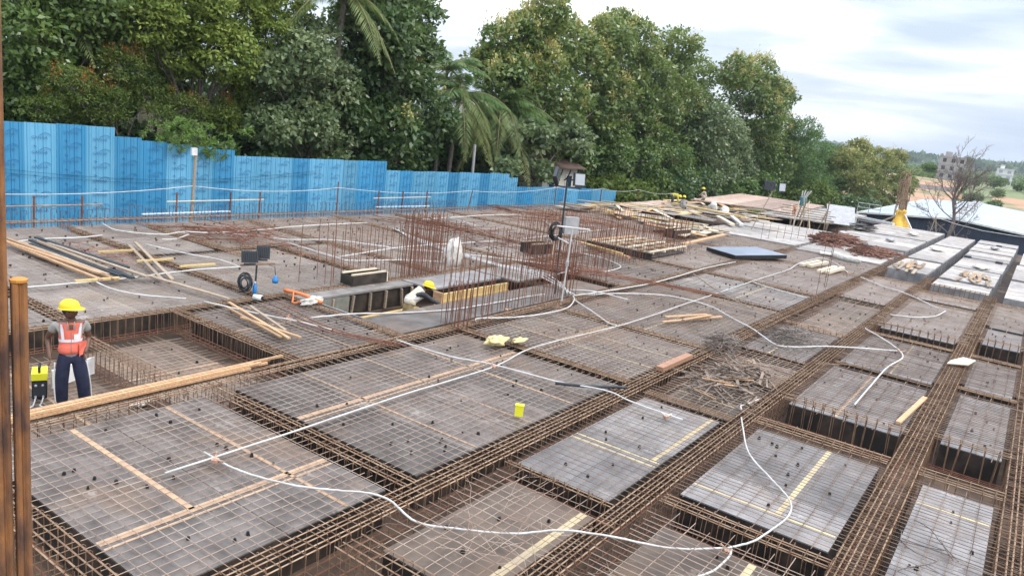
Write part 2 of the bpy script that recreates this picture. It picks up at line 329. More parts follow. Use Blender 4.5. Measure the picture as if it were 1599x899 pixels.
def deck(code, i, bay, where):
    x0, x1, y0, y1, z, typ = bay; nth = ORD[i]
    sunk = z < -0.05; zt = z-0.05 if typ == 1 else z
    look = 'sunken muddy deck' if sunk else ('barred grey deck' if typ == 1 else 'bare white deck')
    root = thing('formwork_deck', ((x0+x1)/2, (y0+y1)/2, ZB), f'{look}, {nth} bay of {where}', 'formwork deck', 'formwork decks between the beam trenches')
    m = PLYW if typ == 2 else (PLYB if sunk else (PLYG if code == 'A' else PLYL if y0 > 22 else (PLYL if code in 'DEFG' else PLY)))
    sw, sh = (2.44, 1.22) if code in 'CAB' else (1.22, 2.44)
    if code == 'E': sw, sh = 2.4, 1.22
    nx = max(1, round((x1-x0)/sw)); ny = max(1, round((y1-y0)/sh))
    for a in range(nx):
        for b in range(ny):
            xa, xb = x0+(x1-x0)*a/nx+.005, x0+(x1-x0)*(a+1)/nx-.005; ya, yb = y0+(y1-y0)*b/ny+.005, y0+(y1-y0)*(b+1)/ny-.005
            dz = random.uniform(-.002, .002) if typ == 1 else random.uniform(-.008, .008)
            MB().box(((xa+xb)/2, (ya+yb)/2, zt-.009+dz), (xb-xa, yb-ya, .018)).ob('plywood_sheet', m, root)
    h = zt-.022-ZB; zc = (zt-.022+ZB)/2
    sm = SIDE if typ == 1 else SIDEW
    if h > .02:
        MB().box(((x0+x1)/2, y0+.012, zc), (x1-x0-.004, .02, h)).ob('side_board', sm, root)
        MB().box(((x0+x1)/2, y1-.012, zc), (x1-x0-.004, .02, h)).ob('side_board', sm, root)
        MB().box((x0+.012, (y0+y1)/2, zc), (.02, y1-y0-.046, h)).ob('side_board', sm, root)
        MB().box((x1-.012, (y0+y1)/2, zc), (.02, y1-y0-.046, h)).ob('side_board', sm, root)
    if typ == 2:
        b = MB()
        for k in np.arange(y0+.3, y1, .6): b.box((x1+.02, k, zc-.03), (.04, .05, h*.95))
        for k in np.arange(x0+.3, x1, .6): b.box((k, y0-.02, zc-.03), (.05, .04, h*.95))
        tag(b.ob('batten', SIDEW, root), kind='stuff')
    for (a, b, c, d, w, yel) in TAPES.get((code, i), []):
        ang = math.atan2(d-b, c-a)
        MB().box(((a+c)/2, (b+d)/2, zt+.004), (math.hypot(c-a, d-b), w, .003), ang).ob('seam_tape', TANY if yel else TAN, root)
    if typ == 1:
        near = y0 < 23.5
        bar_mat(code, i, x0, x1, y0, y1, zt+.028, where, near)
        if y0 < 36:
            k = int((x1-x0)*(y1-y0)*1.7)
            for _ in range(k): spots.append((random.uniform(x0+.15, x1-.15), random.uniform(y0+.15, y1-.15), zt))
for code, (where, bays) in STRIPS.items():
    for i, bay in enumerate(bays): deck(code, i, bay, where)
# cover blocks under the bars: the nearest 290 one by one, the others joined
spots.sort(key=lambda p: p[0]**2+p[1]**2)
cb = MB().add([(-.022, -.022, 0), (.022, -.022, 0), (.022, .022, 0), (-.022, .022, 0), (-.014, -.014, .05), (.014, -.014, .05), (.014, .014, .05), (-.014, .014, .05)],
    [(3, 2, 1, 0), (4, 5, 6, 7), (0, 1, 5, 4), (1, 2, 6, 5), (2, 3, 7, 6), (3, 0, 4, 7)]).me('cover_block', BLKP)
for (x, y, z) in spots[:290]:
    o = ob('cover_block', cb, None, (x, y, z+.002), (0, 0, random.uniform(0, 3)), (random.uniform(.65, 1.0),)*3)
    tag(o, 'small black cover block standing on plywood under the crossed bars', 'cover block', 'black cover blocks under the bars')
st = MB()
for (x, y, z) in spots[290:]:
    st.box((x, y, z+.03), (.04, .04, .055), random.uniform(0, 3))
tag(st.ob('cover_blocks', BLKP), 'far black cover blocks scattered under the crossed bars', 'cover block', kind='stuff')

_st = {}
def stirrup(w, d, r):
    key = (round(w, 2), round(d, 2), r)
    if key in _st: return _st[key]
    c = .02
    P = [(0, -w/2+c, 0), (0, w/2-c, 0), (0, w/2, -c), (0, w/2, -d+c), (0, w/2-c, -d), (0, -w/2+c, -d), (0, -w/2, -d+c), (0, -w/2, -c)]
    b = MB().tube(P, r, 4, closed=True)
    b.bar((0.006, -w/2+.01, -.005), (0.006, -w/2+.07, -.07), r); b.bar((-0.006, -w/2+.02, 0), (-.012, -w/2+.02, .06), r*.9)
    _st[key] = b.me('stirrup', RUSTS); return _st[key]
def cage(a, b, w, label, zt=0.02, d=0.44, nl=4, sp=0.15, near=30, r=.0058, rl=.0095, jit=1.0):
    """a tied cage of long bars and stirrups in a beam trench"""
    a, b = Vector((*a, zt)), Vector((*b, zt)); D = (b-a); Ln = D.length; ang = math.atan2(D.y, D.x); D.normalize(); n = Vector((-D.y, D.x, 0))
    root = thing('beam_cage', a+Vector((0, 0, -d)), label, 'rebar cage', 'reinforcement cages in the beam trenches')
    me = stirrup(w, d, r); far = MB(); t = .06; cnt = 0
    while t < Ln:
        p = a+D*t; dist = p.length
        if dist < near and cnt < 285:
            ob('stirrup', me, root, p+Vector((0, 0, random.uniform(-.012, .018)*jit)), (random.uniform(-.03, .03)*jit, random.uniform(-.05, .05)*jit, ang+random.uniform(-.05, .05)*jit)); cnt += 1
        else:
            q = [p-n*w/2, p+n*w/2, p+n*w/2-Vector((0, 0, d*.7)), p-n*w/2-Vector((0, 0, d*.7))]
            z = Vector((0, 0, random.uniform(0, .02)))
            far.bar(q[0]+z, q[1]+z, r*1.2, 3, caps=False); far.bar(q[1]+z, q[2], r*1.2, 3, caps=False); far.bar(q[0]+z, q[3], r*1.2, 3, caps=False)
        t += sp*random.uniform(.85, 1.15)*(1 if dist < 40 else 1.6)
    if far.V: tag(far.ob('stirrup', RUSTS, root), kind='stuff')
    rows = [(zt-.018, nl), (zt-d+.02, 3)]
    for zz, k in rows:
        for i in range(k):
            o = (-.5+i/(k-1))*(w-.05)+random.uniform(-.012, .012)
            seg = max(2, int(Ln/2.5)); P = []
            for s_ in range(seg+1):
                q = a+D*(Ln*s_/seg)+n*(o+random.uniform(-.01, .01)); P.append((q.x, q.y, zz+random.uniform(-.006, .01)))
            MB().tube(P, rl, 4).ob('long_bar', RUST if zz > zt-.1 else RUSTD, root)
# long cages running away from the camera
cage((-23.78, 4.0), (-23.78, 52), .3, 'rusty edge beam cage in front of the blue fence', .1, .5, 3, .2, 26)
cage((-13.92, 3.0), (-13.92, 41), .32, 'rusty beam cage running between pit back wall and hatch', .02, .46, 4, .15, 27)
cage((-9.92, 2.6), (-9.92, 40.8), .34, 'long rusty beam cage under the tan timber bundle', .03, .48, 5, .15, 30)
cage((-5.42, 3.4), (-5.42, 47), .38, 'long beam cage right of the wide middle strip, crossed by black tube', .04, .50, 5, .15, 32)
cage((-3.38, 5.0), (-3.38, 38.5), .33, 'long beam cage left of the bay with curved white pipe', .03, .50, 5, .15, 32)
cage((-0.87, 7.0), (-0.87, 35.8), .42, 'widest rusty beam cage, densely tied, running up the right side', .03, .50, 6, .11, 32)
cage((0.62, 9.0), (0.62, 34.0), .30, 'narrow beam cage at the right edge of the photo', .03, .50, 4, .13, 30)
cage((-18.9, 13.1), (-18.9, 14.7), .3, 'short cage stub linking two cross cages near fence', .02, .44, 3, .15, 27)
# cross cages
XC = [
 (-16.0, -14.2, 6.52, .3, 'short cross cage left of the pit wall behind orange vest worker', 0, .44),
 (-23.5, -14.15, 10.65, .28, 'cross cage from fence edge ending beside the floodlight stand', .02, .44),
 (-23.5, -17.3, 12.98, .34, 'cross cage near the blue fence, second from the front', .02, .44),
 (-18.7, -14.1, 14.74, .34, 'cross cage beside the black hollow box', .02, .44),
 (-23.5, -14.1, 16.8, .34, 'cross cage from the fence passing behind the tall starter bars', .02, .44),
 (-23.5, -14.1, 21.1, .34, 'cross cage from the fence behind the white sack', .02, .44),
 (-23.5, -14.1, 24.5, .3, 'cross cage from the fence left of the far black box', .02, .44),
 (-23.5, -14.1, 28.4, .34, 'cross cage from the fence in line with timber pallet', .02, .44),
 (-23.5, -14.1, 35.25, .36, 'cross cage from the fence just before the loose timber', .02, .44),
 (-13.75, -10.1, 6.27, .30, 'free standing cage dividing the two sunk pits', 0.0, .5),
 (-13.75, -10.1, 8.45, .28, 'cross cage along the pit wall right of the worker', .02, .46),
 (-13.75, -10.1, 11.15, .24, 'cross cage below the orange pipe and hatch', .02, .44),
 (-13.7, -10.1, 21.05, .34, 'cross cage behind the open hatch', .02, .44),
 (-13.7, -10.1, 27.15, .34, 'cross cage in front of the timber pallet', .02, .44),
 (-13.7, -10.1, 34.9, .34, 'cross cage behind the timber pallet', .02, .44),
 (-9.8, -5.6, 3.12, .34, 'nearest cross cage at the lower left corner', .02, .5),
 (-9.8, -5.6, 6.62, .30, 'cross cage between the two nearest middle bays under white pipe', .02, .46),
 (-9.75, -5.65, 12.72, .28, 'cross cage beside the crumpled yellow cloth', .02, .44),
 (-9.75, -5.65, 16.58, .30, 'cross cage ending at the white pipe bundle', .02, .44),
 (-9.75, -5.65, 23.07, .32, 'cross cage passing under the thin leaning black rod', .02, .44),
 (-9.75, -5.65, 27.12, .32, 'cross cage in front of the pale board stack', .02, .44),
 (-9.75, -5.65, 34.45, .36, 'cross cage beside the black edged board', .02, .44),
 (-5.2, -3.5, 5.2, .4, 'short cross cage at the bottom edge, right of the nearest bays', .02, .46),
 (-5.2, -3.55, 8.08, .12, 'thin row of edge stirrups above the bay of tangled wire', .02, .3),
 (-5.2, -3.55, 12.52, .30, 'short cross cage just below the grey timber scrap heap', .02, .40),
 (-5.2, -3.55, 15.2, .12, 'thin row of stirrups running under the timber scrap heap', -.02, .3),
 (-5.2, -3.55, 17.55, .12, 'thin row of edge stirrups behind the timber scrap heap', .02, .3),
 (-5.2, -3.55, 21.62, .3, 'short cross cage behind the small twisted wire heap', .02, .40),
 (-5.2, -3.55, 28.05, .12, 'thin row of edge stirrups at the fourth narrow bay', .02, .3),
 (-5.2, -3.55, 35.2, .34, 'short cross cage in front of the bare white decks', .02, .44),
 (-3.2, -1.05, 8.85, .30, 'cross cage just above the lower right pipe junction', .0, .42),
 (-3.25, -1.1, 12.88, .40, 'cross cage in front of the deep black trench', .02, .5),
 (-3.25, -1.05, 14.3, .22, 'tall open cage standing in the deep black trench', .16, .62),
 (-3.15, -1.1, 18.5, .12, 'thin row of stirrups under the curved pipe of the right bay', .02, .4),
 (-3.25, -1.1, 22.95, .34, 'cross cage in front of the second black trench', .02, .5),
 (-3.25, -1.05, 24.0, .2, 'tall open cage standing in the second black trench', .16, .62),
 (-3.2, -1.1, 31.2, .16, 'thin stirrup row in the narrow dark gap far right', .03, .4),
 (-3.2, -1.0, 33.55, .34, 'last cross cage before the white blocks', .03, .5),
 (-3.2, -1.0, 35.9, .2, 'open ladder cage standing against the white blocks', .1, .6),
 (-0.65, .5, 12.88, .40, 'short cross cage right of the widest cage, nearest', .02, .5),
 (-0.65, .5, 14.55, .22, 'tall open cage in the black trench right of the widest cage', .16, .62),
 (-0.65, .5, 19.02, .3, 'short cross cage right of the widest cage, second', .02, .5),
 (-0.65, .5, 22.95, .34, 'thick cross cage beside the broken plywood scrap', .02, .5),
 (-0.65, .5, 25.0, .2, 'tall open cage behind the broken plywood scrap', .16, .6),
 (-0.65, .5, 34.0, .34, 'last cross cage right of the widest cage', .03, .5),
 (.75, 3.2, 12.95, .36, 'cross cage cut by the right photo edge', .02, .5),
 (.75, 3.2, 19.0, .3, 'second cross cage cut by the right photo edge', .02, .5),
]
for (x0, x1, y, w, lab, zt, d) in XC:
    tall = 'open' in lab or 'thin' in lab or 'ladder' in lab
    cage((x0, y), (x1, y), w, lab, zt, d, 2 if tall else 4, .19 if tall else .15, 29, .0075 if tall else .0058, .0085 if tall else .0095, 1.3)
# extra raised stirrups standing on the slab edge in front of the fence
b = MB()
for y in np.arange(8.5, 30, .27):
    h = random.uniform(.28, .42); x = -24.25+random.uniform(-.05, .05)
    b.bar((x, y, -.2), (x, y, h), .009); b.bar((x, y, h), (x, y+.16, h), .009); b.bar((x, y+.16, h), (x, y+.16, h-.12), .009)
    b.bar((x+.2, y, -.1), (x+.2, y, h*.6), .008)
ed = thing('edge_bars', (-24.25, 9, -.3), 'row of hooked rusty bars standing along the slab edge by the fence', 'rebar', None)
tag(b.ob('hooked_bar', RUSTD, ed), kind='stuff')
b = MB(); [b.bar((-24.1+k*.16, 8, .03), (-24.1+k*.16, 42, .03), .011) for k in range(3)]
b.ob('long_bar', RUSTD, ed)
# ------------------------------------------------------------ soffit, ground, terrain
def sheet(name, V, F, m, **k):
    o = ob(name, mesh(name, V, F, m)); return tag(o, kind='structure', **k)
hx0, hx1, hy0, hy1, hxn, hyn = -13.25, -11.5, 11.55, 18.0, -12.35, 15.0   # hatch opening (L shaped)
fl = MB()
def slab_rect(x0, x1, y0, y1): fl.box(((x0+x1)/2, (y0+y1)/2, ZB-.05), (x1-x0, y1-y0, .08))
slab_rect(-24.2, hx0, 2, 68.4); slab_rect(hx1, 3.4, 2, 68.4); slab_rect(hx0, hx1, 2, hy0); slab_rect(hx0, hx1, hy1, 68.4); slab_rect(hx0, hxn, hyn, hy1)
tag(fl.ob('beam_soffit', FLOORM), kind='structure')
GR = mat('earth_and_grass', (0.10, 0.13, 0.045), 0.95, c2=(0.17, 0.19, 0.08), scale=0.05, coord='World', detail=8)
CONC = mat('dark_lower_floor', (0.06, 0.055, 0.05), 0.9, c2=(0.12, 0.11, 0.10), scale=1, coord='World')
tag(MB().box((-10, 35, -4.3), (30, 70, .3)).ob('lower_floor', CONC), kind='structure')
def sstep(a, b, x): t = min(1, max(0, (x-a)/(b-a))); return t*t*(3-2*t)
def terr(x, y):
    r = math.hypot(x, y)
    z = -7+5.9*sstep(-22.5, -25.2, x)*(1-sstep(95, 190, y))
    z += sstep(150, 345, y)*10.2*sstep(-140, -60, x+0*y) if False else sstep(150, 345, y)*10.4
    z += sstep(345, 1500, y)*14
    hx = (x+0.168*y)
    z += sstep(1500, 2700, y)*(34+12*math.sin(x/310.)+5*math.sin(x/97.+1)+9*sstep(-50, -420, x))
    z += sstep(200, 2500, -x-0.3*abs(y))*30
    return z
xs = sorted(set([-6000, -4200, -3000, -2400]+list(range(-1800, 1800, 90))+[2400, 3000, 4200, 6000]+list(range(-120, 60, 8))+[-24, -26, -28]))
ys = sorted(set([-3000, -800, -200]+list(range(-60, 420, 12))+list(range(420, 1500, 90))+list(range(1500, 3000, 75))+[3500, 4500, 6000]))
V = [(x, y, terr(x, y)) for y in ys for x in xs]; nx = len(xs)
F = [(j*nx+i, j*nx+i+1, (j+1)*nx+i+1, (j+1)*nx+i) for j in range(len(ys)-1) for i in range(nx-1)]
m, t, bs = newmat('terrain'); bs.inputs['Roughness'].default_value = 1; bs.inputs['Specular IOR Level'].default_value = 0.1
g = t.nodes.new('ShaderNodeNewGeometry')
def tn(sc, lo, hi, a, b2, det=6):
    n = t.nodes.new('ShaderNodeTexNoise'); n.inputs['Scale'].default_value = sc; n.inputs['Detail'].default_value = det
    t.links.new(g.outputs['Position'], n.inputs['Vector']); r = t.nodes.new('ShaderNodeValToRGB')
    r.color_ramp.elements[0].position = lo; r.color_ramp.elements[1].position = hi
    r.color_ramp.elements[0].color = (*a, 1); r.color_ramp.elements[1].color = (*b2, 1); t.links.new(n.outputs['Fac'], r.inputs['Fac']); return r.outputs['Color']
def tmx(f, a, b2):
    x = t.nodes.new('ShaderNodeMixRGB'); t.links.new(f, x.inputs['Fac']); t.links.new(a, x.inputs['Color1']); t.links.new(b2, x.inputs['Color2']); return x.outputs['Color']
c = tn(0.03, .4, .6, (0.045, 0.07, 0.03), (0.10, 0.13, 0.055), 9)
c = tmx(tn(0.014, .56, .60, (0, 0, 0), (1, 1, 1)), c, tn(0.2, .3, .7, (0.32, 0.17, 0.09), (0.40, 0.24, 0.14)))
t.links.new(c, bs.inputs['Base Color'])
gnd = ob('ground', mesh('ground', V, F, m, True)); tag(gnd, kind='structure')
# patches of bare orange earth beyond the shed
OE = mat('orange_earth', (0.42, 0.24, 0.15), 0.95, c2=(0.17, 0.19, 0.09), scale=0.09, coord='World', detail=9, pos=(.5, .6))
GF = mat('green_field', (0.11, 0.16, 0.055), 0.95, c2=(0.21, 0.22, 0.11), scale=0.12, coord='World', detail=8)
def patch(name, P, m, dz=.15, n=14):
    (a, b, c, d) = [Vector((*p, 0)) for p in P]; V = []; F = []
    for j in range(n+1):
        for i in range(n+1):
            u, v = i/n, j/n; p = (a*(1-u)+b*u)*(1-v)+(d*(1-u)+c*u)*v
            V.append((p.x, p.y, terr(p.x, p.y)+dz))
    for j in range(n):
        for i in range(n): F.append((j*(n+1)+i, j*(n+1)+i+1, (j+1)*(n+1)+i+1, (j+1)*(n+1)+i))
    tag(ob(name, mesh(name, V, F, m)), kind='structure')
patch('bare_earth', [(-46, 222), (-20, 222), (-24, 318), (-52, 318)], OE, .5)
patch('green_field', [(-17, 225), (6, 225), (-8, 400), (-30, 400)], GF, .5)
patch('bare_earth_strip', [(-13, 232), (6, 232), (2, 268), (-12, 268)], OE, .8)
# ------------------------------------------------------------ conduits
def conduit(P, label, r=.0125, m=PVC, z=.055, name='conduit_pipe', cat='conduit pipe', grp='white conduit pipes laid over the bars', wav=.02, zs=None):
    Q = []
    for i, p in enumerate(P):
        zz = p[2] if len(p) > 2 else z
        Q.append((p[0], p[1], zz))
    Q = smooth_path(Q, 7)
    Q = [Vector((q.x, q.y, q.z+random.uniform(0, .006))) for q in Q]
    root = MB().tube(Q, r, 8).ob(name, m, None, True)
    return tag(root, label, cat, grp)
R1 = .013
conduit([(-7.63, 4.57), (-7.56, 6.44, .10), (-7.68, 8.7), (-7.65, 11.04), (-7.83, 12.84, .1), (-7.6, 16.34, .1), (-7.73, 21.08), (-7.74, 26.63, .1), (-7.83, 31.61)], 'longest straight white pipe running up the wide middle strip', R1)
conduit([(-7.83, 31.61), (-8.11, 34.48), (-7.94, 37.58), (-6.94, 36.33), (-6.0, 34.02)], 'white pipe arching around the pale timber pieces at the far middle', .02)
conduit([(-5.41, 33.35, .1), (-4.46, 32.32), (-3.38, 31.15, .1), (-2.14, 29.52)], 'white pipe crossing the far narrow strip at a slant', .02)
conduit([(-3.15, 26.14), (-2.48, 26.71), (-2.05, 27.75), (-1.9, 29.28)], 'hooked white pipe in the far right bay', .02)
conduit([(-7.83, 5.2), (-7.6, 5.2), (-7.29, 5.21), (-6.9, 5.29), (-6.4, 5.49), (-5.98, 5.73, .08), (-5.66, 5.93, .1), (-5.37, 5.99, .1), (-4.98, 6.03, -.02), (-4.6, 6.28, -.04), (-4.08, 6.66, -.03), (-3.63, 6.97, .08), (-3.17, 7.28, .08), (-2.6, 7.78, -.03), (-2.14, 8.27, -.03)], 'longest curved white pipe sagging across the lower bays', R1)
conduit([(-2.12, 8.29, -.03), (-1.92, 8.6, .02), (-1.81, 8.97, .08), (-1.77, 9.46), (-1.81, 9.82), (-1.96, 10.12), (-2.32, 10.53), (-2.81, 11.13), (-3.22, 12.05, .09), (-3.38, 12.45, .1)], 'S shaped white pipe across the pale bay at lower right', R1)
conduit([(-3.52, 12.86, .1), (-3.6, 13.08, .08), (-3.65, 13.51, -.02), (-3.55, 14.13, -.02)], 'short hooked white pipe beside the timber scrap heap', .016)
conduit([(-2.09, 15.24), (-2.1, 16.69), (-2.09, 18.75, .08), (-1.99, 20.08), (-2.0, 20.58), (-2.17, 21.14), (-2.6, 21.95), (-3.3, 22.84, .08)], 'bent white pipe crossing two pale bays at the right', .018)
conduit([(-9.94, 17.81, .1), (-9.82, 18.67), (-9.38, 19.83), (-8.57, 20.91), (-7.73, 21.08), (-7.04, 20.85), (-6.29, 20.17), (-5.34, 19.19, .1), (-4.53, 18.39), (-4.13, 18.63), (-3.43, 19.51, .1), (-2.2, 21.01)], 'white pipe looping from the pole base over the wire heap', .018)
conduit([(-9.94, 17.81, .1), (-9.72, 19.67, .1), (-9.64, 22.63), (-9.74, 27.14, .1), (-9.78, 30.68)], 'white pipe beside the long cage up to the black edged board', .02)
conduit([(-10.57, 18.49), (-9.81, 18.84, .12), (-8.93, 19.14)], 'short straight white pipe end right of the pole', .018)
conduit([(-9.88, 13.36, .0), (-9.86, 13.4, .1), (-9.58, 14.39), (-9.36, 15.44), (-9.37, 16.53), (-9.65, 17.35, .1), (-9.87, 17.65, .12)], 'white pipe curving back from the yellow cloth to the pole', .017)
conduit([(-9.7, 17.4, .1), (-8.67, 16.65, .1), (-7.95, 16.18), (-7.74, 16.21)], 'short slanting white pipe joining the long straight one', .017)
conduit([(-16.44, 8.14), (-15.75, 8.13), (-15.07, 8.36), (-14.25, 8.91, .09)], 'sagging white pipe above the hard hat of orange vest worker', .017)
conduit([(-13.86, 9.08, .1), (-12.73, 9.56), (-11.75, 9.92), (-11.03, 10.08)], 'white pipe past the timber strips right of the pit', .016)
conduit([(-9.74, 10.61, .1), (-8.56, 10.82), (-7.77, 11.06, .08), (-7.01, 11.28), (-6.4, 11.39), (-5.56, 11.61, .1), (-5.01, 11.6), (-4.08, 11.57)], 'white pipe crossing the long straight one at the middle', .015)
conduit([(-16.54, 6.77), (-16.52, 7.45), (-16.5, 8.17), (-16.5, 8.88), (-16.5, 10.47, .1), (-16.54, 11.85)], 'straight white pipe at the foot of the dark timber stack', .018)
conduit([(-19.96, 11.18), (-18.37, 11.54), (-17.54, 11.86), (-16.54, 11.85)], 'slanting white pipe meeting another left of the floodlights', .018)
conduit([(-21.11, 8.19), (-21.31, 9.29), (-21.26, 10.09), (-21.19, 10.66, .1)], 'white pipe at the far end of the dark timber stack', .02)
conduit([(-23.16, 11.65), (-21.98, 11.53), (-21.12, 12.32), (-21.12, 13.1, .1), (-21.03, 13.85), (-21.03, 15.62), (-21.13, 17.71, .1), (-21.35, 20.97)], 'long white pipe along the strip near the fence', .02)
conduit([(-20.4, 11.96), (-20.38, 12.38), (-20.72, 13.0, .1)], 'short curved white pipe near the fence cages', .02)
conduit([(-21.03, 13.85), (-20.15, 14.98), (-19.3, 15.56), (-18.55, 16.9, .1), (-16.88, 18.19), (-15.97, 19.19), (-13.94, 20.51, .1), (-12.27, 21.49, .1), (-12.0, 21.16, .1), (-11.96, 20.12)], 'long white pipe slanting behind the starter bars to the pole', .02)
conduit([(-18.86, 15.21), (-16.55, 15.13), (-16.02, 15.27), (-15.38, 16.63, .1), (-14.7, 18.08)], 'white pipe bending above the black hollow box', .02)
conduit([(-16.6, 15.25), (-16.88, 18.19, .1), (-16.76, 20.98, .1), (-16.69, 23.22)], 'straight white pipe behind the white sack', .02)
for k, l in enumerate(['upper', 'middle', 'lower']):
    o = k*.13
    conduit([(-20.03+o, 21.06), (-18.2, 20.41-o), (-16.19, 19.84-o), (-14.4, 19.34-o, .12), (-12.97, 19.14-o, .15), (-11.92, 19.2-o*1.8, .2), (-10.9, 18.68-o, .14), (-10.21+o, 17.91, .1)], f'{l} pipe of the white bundle bending down to the pole base', .02)
conduit([(-21.43, 24.24), (-21.55, 26.18), (-21.53, 29.18, .1), (-21.46, 31.75)], 'far white pipe parallel to the fence', .024)
conduit([(-21.55, 26.18), (-19.65, 25.77)], 'short white branch pipe off the far one near fence', .022)
conduit([(-11.91, 10.3), (-11.58, 11.16, .1), (-11.31, 12.37, .02), (-10.92, 13.61, .02), (-10.8, 14.7, .02), (-10.74, 16.01, .02), (-10.73, 16.75, .02), (-10.46, 17.13, .1)], 'white pipe passing in front of the man in the hatch', .017)
conduit([(-16.51, 24.69, .1), (-16.77, 27.24), (-16.88, 29.69), (-16.92, 33.52)], 'white pipe through the floodlight pole and second core bars', .022)
conduit([(-11.39, 22.33), (-11.5, 23.54), (-11.81, 24.13), (-12.85, 24.77), (-13.83, 24.79)], 'hooked white pipe in front of the timber pallet', .02)
conduit([(-2.07, 8.3, -.03), (-2.04, 8.09, -.03), (-2.08, 7.69, -.04), (-2.22, 7.34, -.04), (-2.35, 7.0, -.04)], 'short white pipe curving down from the junction at bottom edge', R1)
conduit([(-7.74, 26.63), (-7.07, 26.3), (-5.62, 25.54, .1)], 'white branch pipe leaving the long one at the right', .02)
conduit([(-19.8, 31.37), (-18.9, 30.5), (-18.23, 29.63)], 'curved white pipe end left of the far floodlights', .024)
# junction boxes: dirty round boxes with stubs
JB = mat('rusty_junction_box', (0.28, 0.11, 0.06), 0.7, c2=(0.5, 0.36, 0.27), scale=20)
for (x, y, z, l) in [(-7.55, 5.17, .03, 'rust stained junction box where two pipes cross, lower left bay'), (-2.1, 8.25, -.07, 'orange smeared junction box at the lower right pipe bend'),
                     (-7.65, 11.04, .03, 'small junction box at the pipe crossing in the middle'), (-2.12, 21.02, .03, 'dark junction box at the far right pipe bend'), (-4.33, 11.47, .03, 'small junction box with crossed white stubs on narrow bay'),
                     (-6.0, 34.02, .05, 'dark junction box at the far end of arching pipe'), (-10.1, 14.85, .03, 'tiny junction box on the pipe behind the starter bars'), (-12.1, 9.86, .03, 'brown junction box on the pipe beside timber strips')]:
    root = thing('junction_box', (x, y, z), l, 'junction box', 'conduit junction boxes')
    MB().lathe([(.045, 0), (.05, .01), (.05, .045), (.04, .05), (.02, .052)], (x, y, z), 10).ob('box_body', JB, root)
    a = random.uniform(0, 3)
    MB().bar((x, y, z+.03), (x+.13*math.cos(a), y+.13*math.sin(a), z+.05), .012, 6).ob('pipe_stub', PVC if 'stubs' in l else JB, root)
    MB().bar((x, y, z+.03), (x+.11*math.cos(a+2.2), y+.11*math.sin(a+2.2), z+.09), .012, 6).ob('pipe_stub', PVC if 'stubs' in l else JB, root)
# black tubes
conduit([(-6.41, 11.26, .06), (-5.9, 11.6, .08), (-5.38, 12.05, .12)], 'short straight black tube lying across the long cage', .03, DARKG, name='black_tube', cat='tube', grp=None)
for k, l in enumerate(['left', 'middle', 'right']):
    conduit([(-13.1-k*.07, 9.95+k*.25, .08), (-11.1, 9.9+k*.12, .06), (-9.5+k*.05, 10.3+k*.12, .09)], f'{l} dark rod of three lying right of the pit', .012, RUSTD, name='steel_rod', cat='steel rod', grp='dark rods between pit and middle strip')
for k in range(4):
    conduit([(-12.9+k*.07, 20.0+k*.5, .12), (-10.5, 21.5+k*.2, .1), (-7.6+k*.05, 22.6+k*.1, .08)], ['upper', 'second', 'third', 'lowest'][k]+' long dark rod lying from the pole toward the right', .012, RUSTD, name='steel_rod', cat='steel rod', grp='long rods right of the pole')
conduit([(-9.08, 24.25, .3), (-7.7, 23.1, .12), (-6.19, 21.81, .06)], 'thin bent brown lath lying across the cage right of middle', .018, TIMBG, name='wooden_lath', cat='lath', grp=None)
conduit([(-3.4, 17.6, .05), (-2.6, 18.3, .1), (-1.7, 19.5, .08)], 'thin bent wire across the right bay edge', .006, RUST, name='loose_wire', cat='wire', grp=None)
# orange pipe with hanging strap
op = thing('orange_pipe', (-13.3, 11.25, .05), 'orange plastic pipe lying above the hatch edge with hanging strap', 'pipe')
MB().tube(smooth_path([(-13.86, 11.15, .12), (-13.3, 11.2, .14), (-12.69, 11.25, .08)], 4), .045, 8).ob('pipe_body', ORNG, op, True)
MB().tube(smooth_path([(-13.5, 11.12, .16), (-13.3, 10.95, .05), (-13.0, 10.7, .08), (-13.1, 11.0, .02)], 5), .02, 5).ob('strap', ORNG, op, True)
# ------------------------------------------------------------ starter bars
def starters(pts, h, label, r=.0092, m=RUSTD, lean=.025):
    x, y = pts[0]; root = thing('starter_bars', (x, y, -.45), label, 'starter bars', 'tall rusty starter bars of the core walls')
    me = wobble_bar(h+.45, r, 1, m, 3); me2 = wobble_bar(h+.45, r, 2, m, 3)
    for (x, y) in pts:
        o = ob('bar', random.choice((me, me2)), root, (x+random.uniform(-.03, .03), y+random.uniform(-.03, .03), -.45+random.uniform(-.12, .06)), (0, -math.pi/2+random.uniform(-lean, lean), random.uniform(-3, 3)))
def row(x0, y0, x1, y1, n, two=0.0):
    P = []
    for i in range(n):
        t = i/(n-1); P.append((x0+(x1-x0)*t, y0+(y1-y0)*t))
        if two: P.append((x0+(x1-x0)*t+(two if abs(y1-y0) > abs(x1-x0) else 0), y0+(y1-y0)*t+(0 if abs(y1-y0) > abs(x1-x0) else two)))
    return P
starters(row(-10.12, 12.6, -10.1, 18.2, 27, -.2), 1.5, 'nearest row of starter bars in front of the hatch, right of helmeted man')
starters(row(-10.1, 12.55, -9.6, 12.6, 5, .1)+row(-9.95, 12.8, -9.8, 13.6, 6), 1.0, 'short starter bars clustered at the cage corner by yellow cloth')
starters(row(-14.25, 12.9, -14.15, 18.4, 20, -.2), 1.45, 'row of starter bars behind the black hollow box')
starters(row(-14.0, 15.2, -13.95, 16.7, 14, .14)+row(-14.2, 15.4, -14.1, 16.6, 8), 1.85, 'densest and tallest clump of starter bars left of white sack')
starters(row(-13.4, 18.4, -10.6, 18.7, 12, .2), 1.4, 'starter bars crossing behind the white pipe bundle')
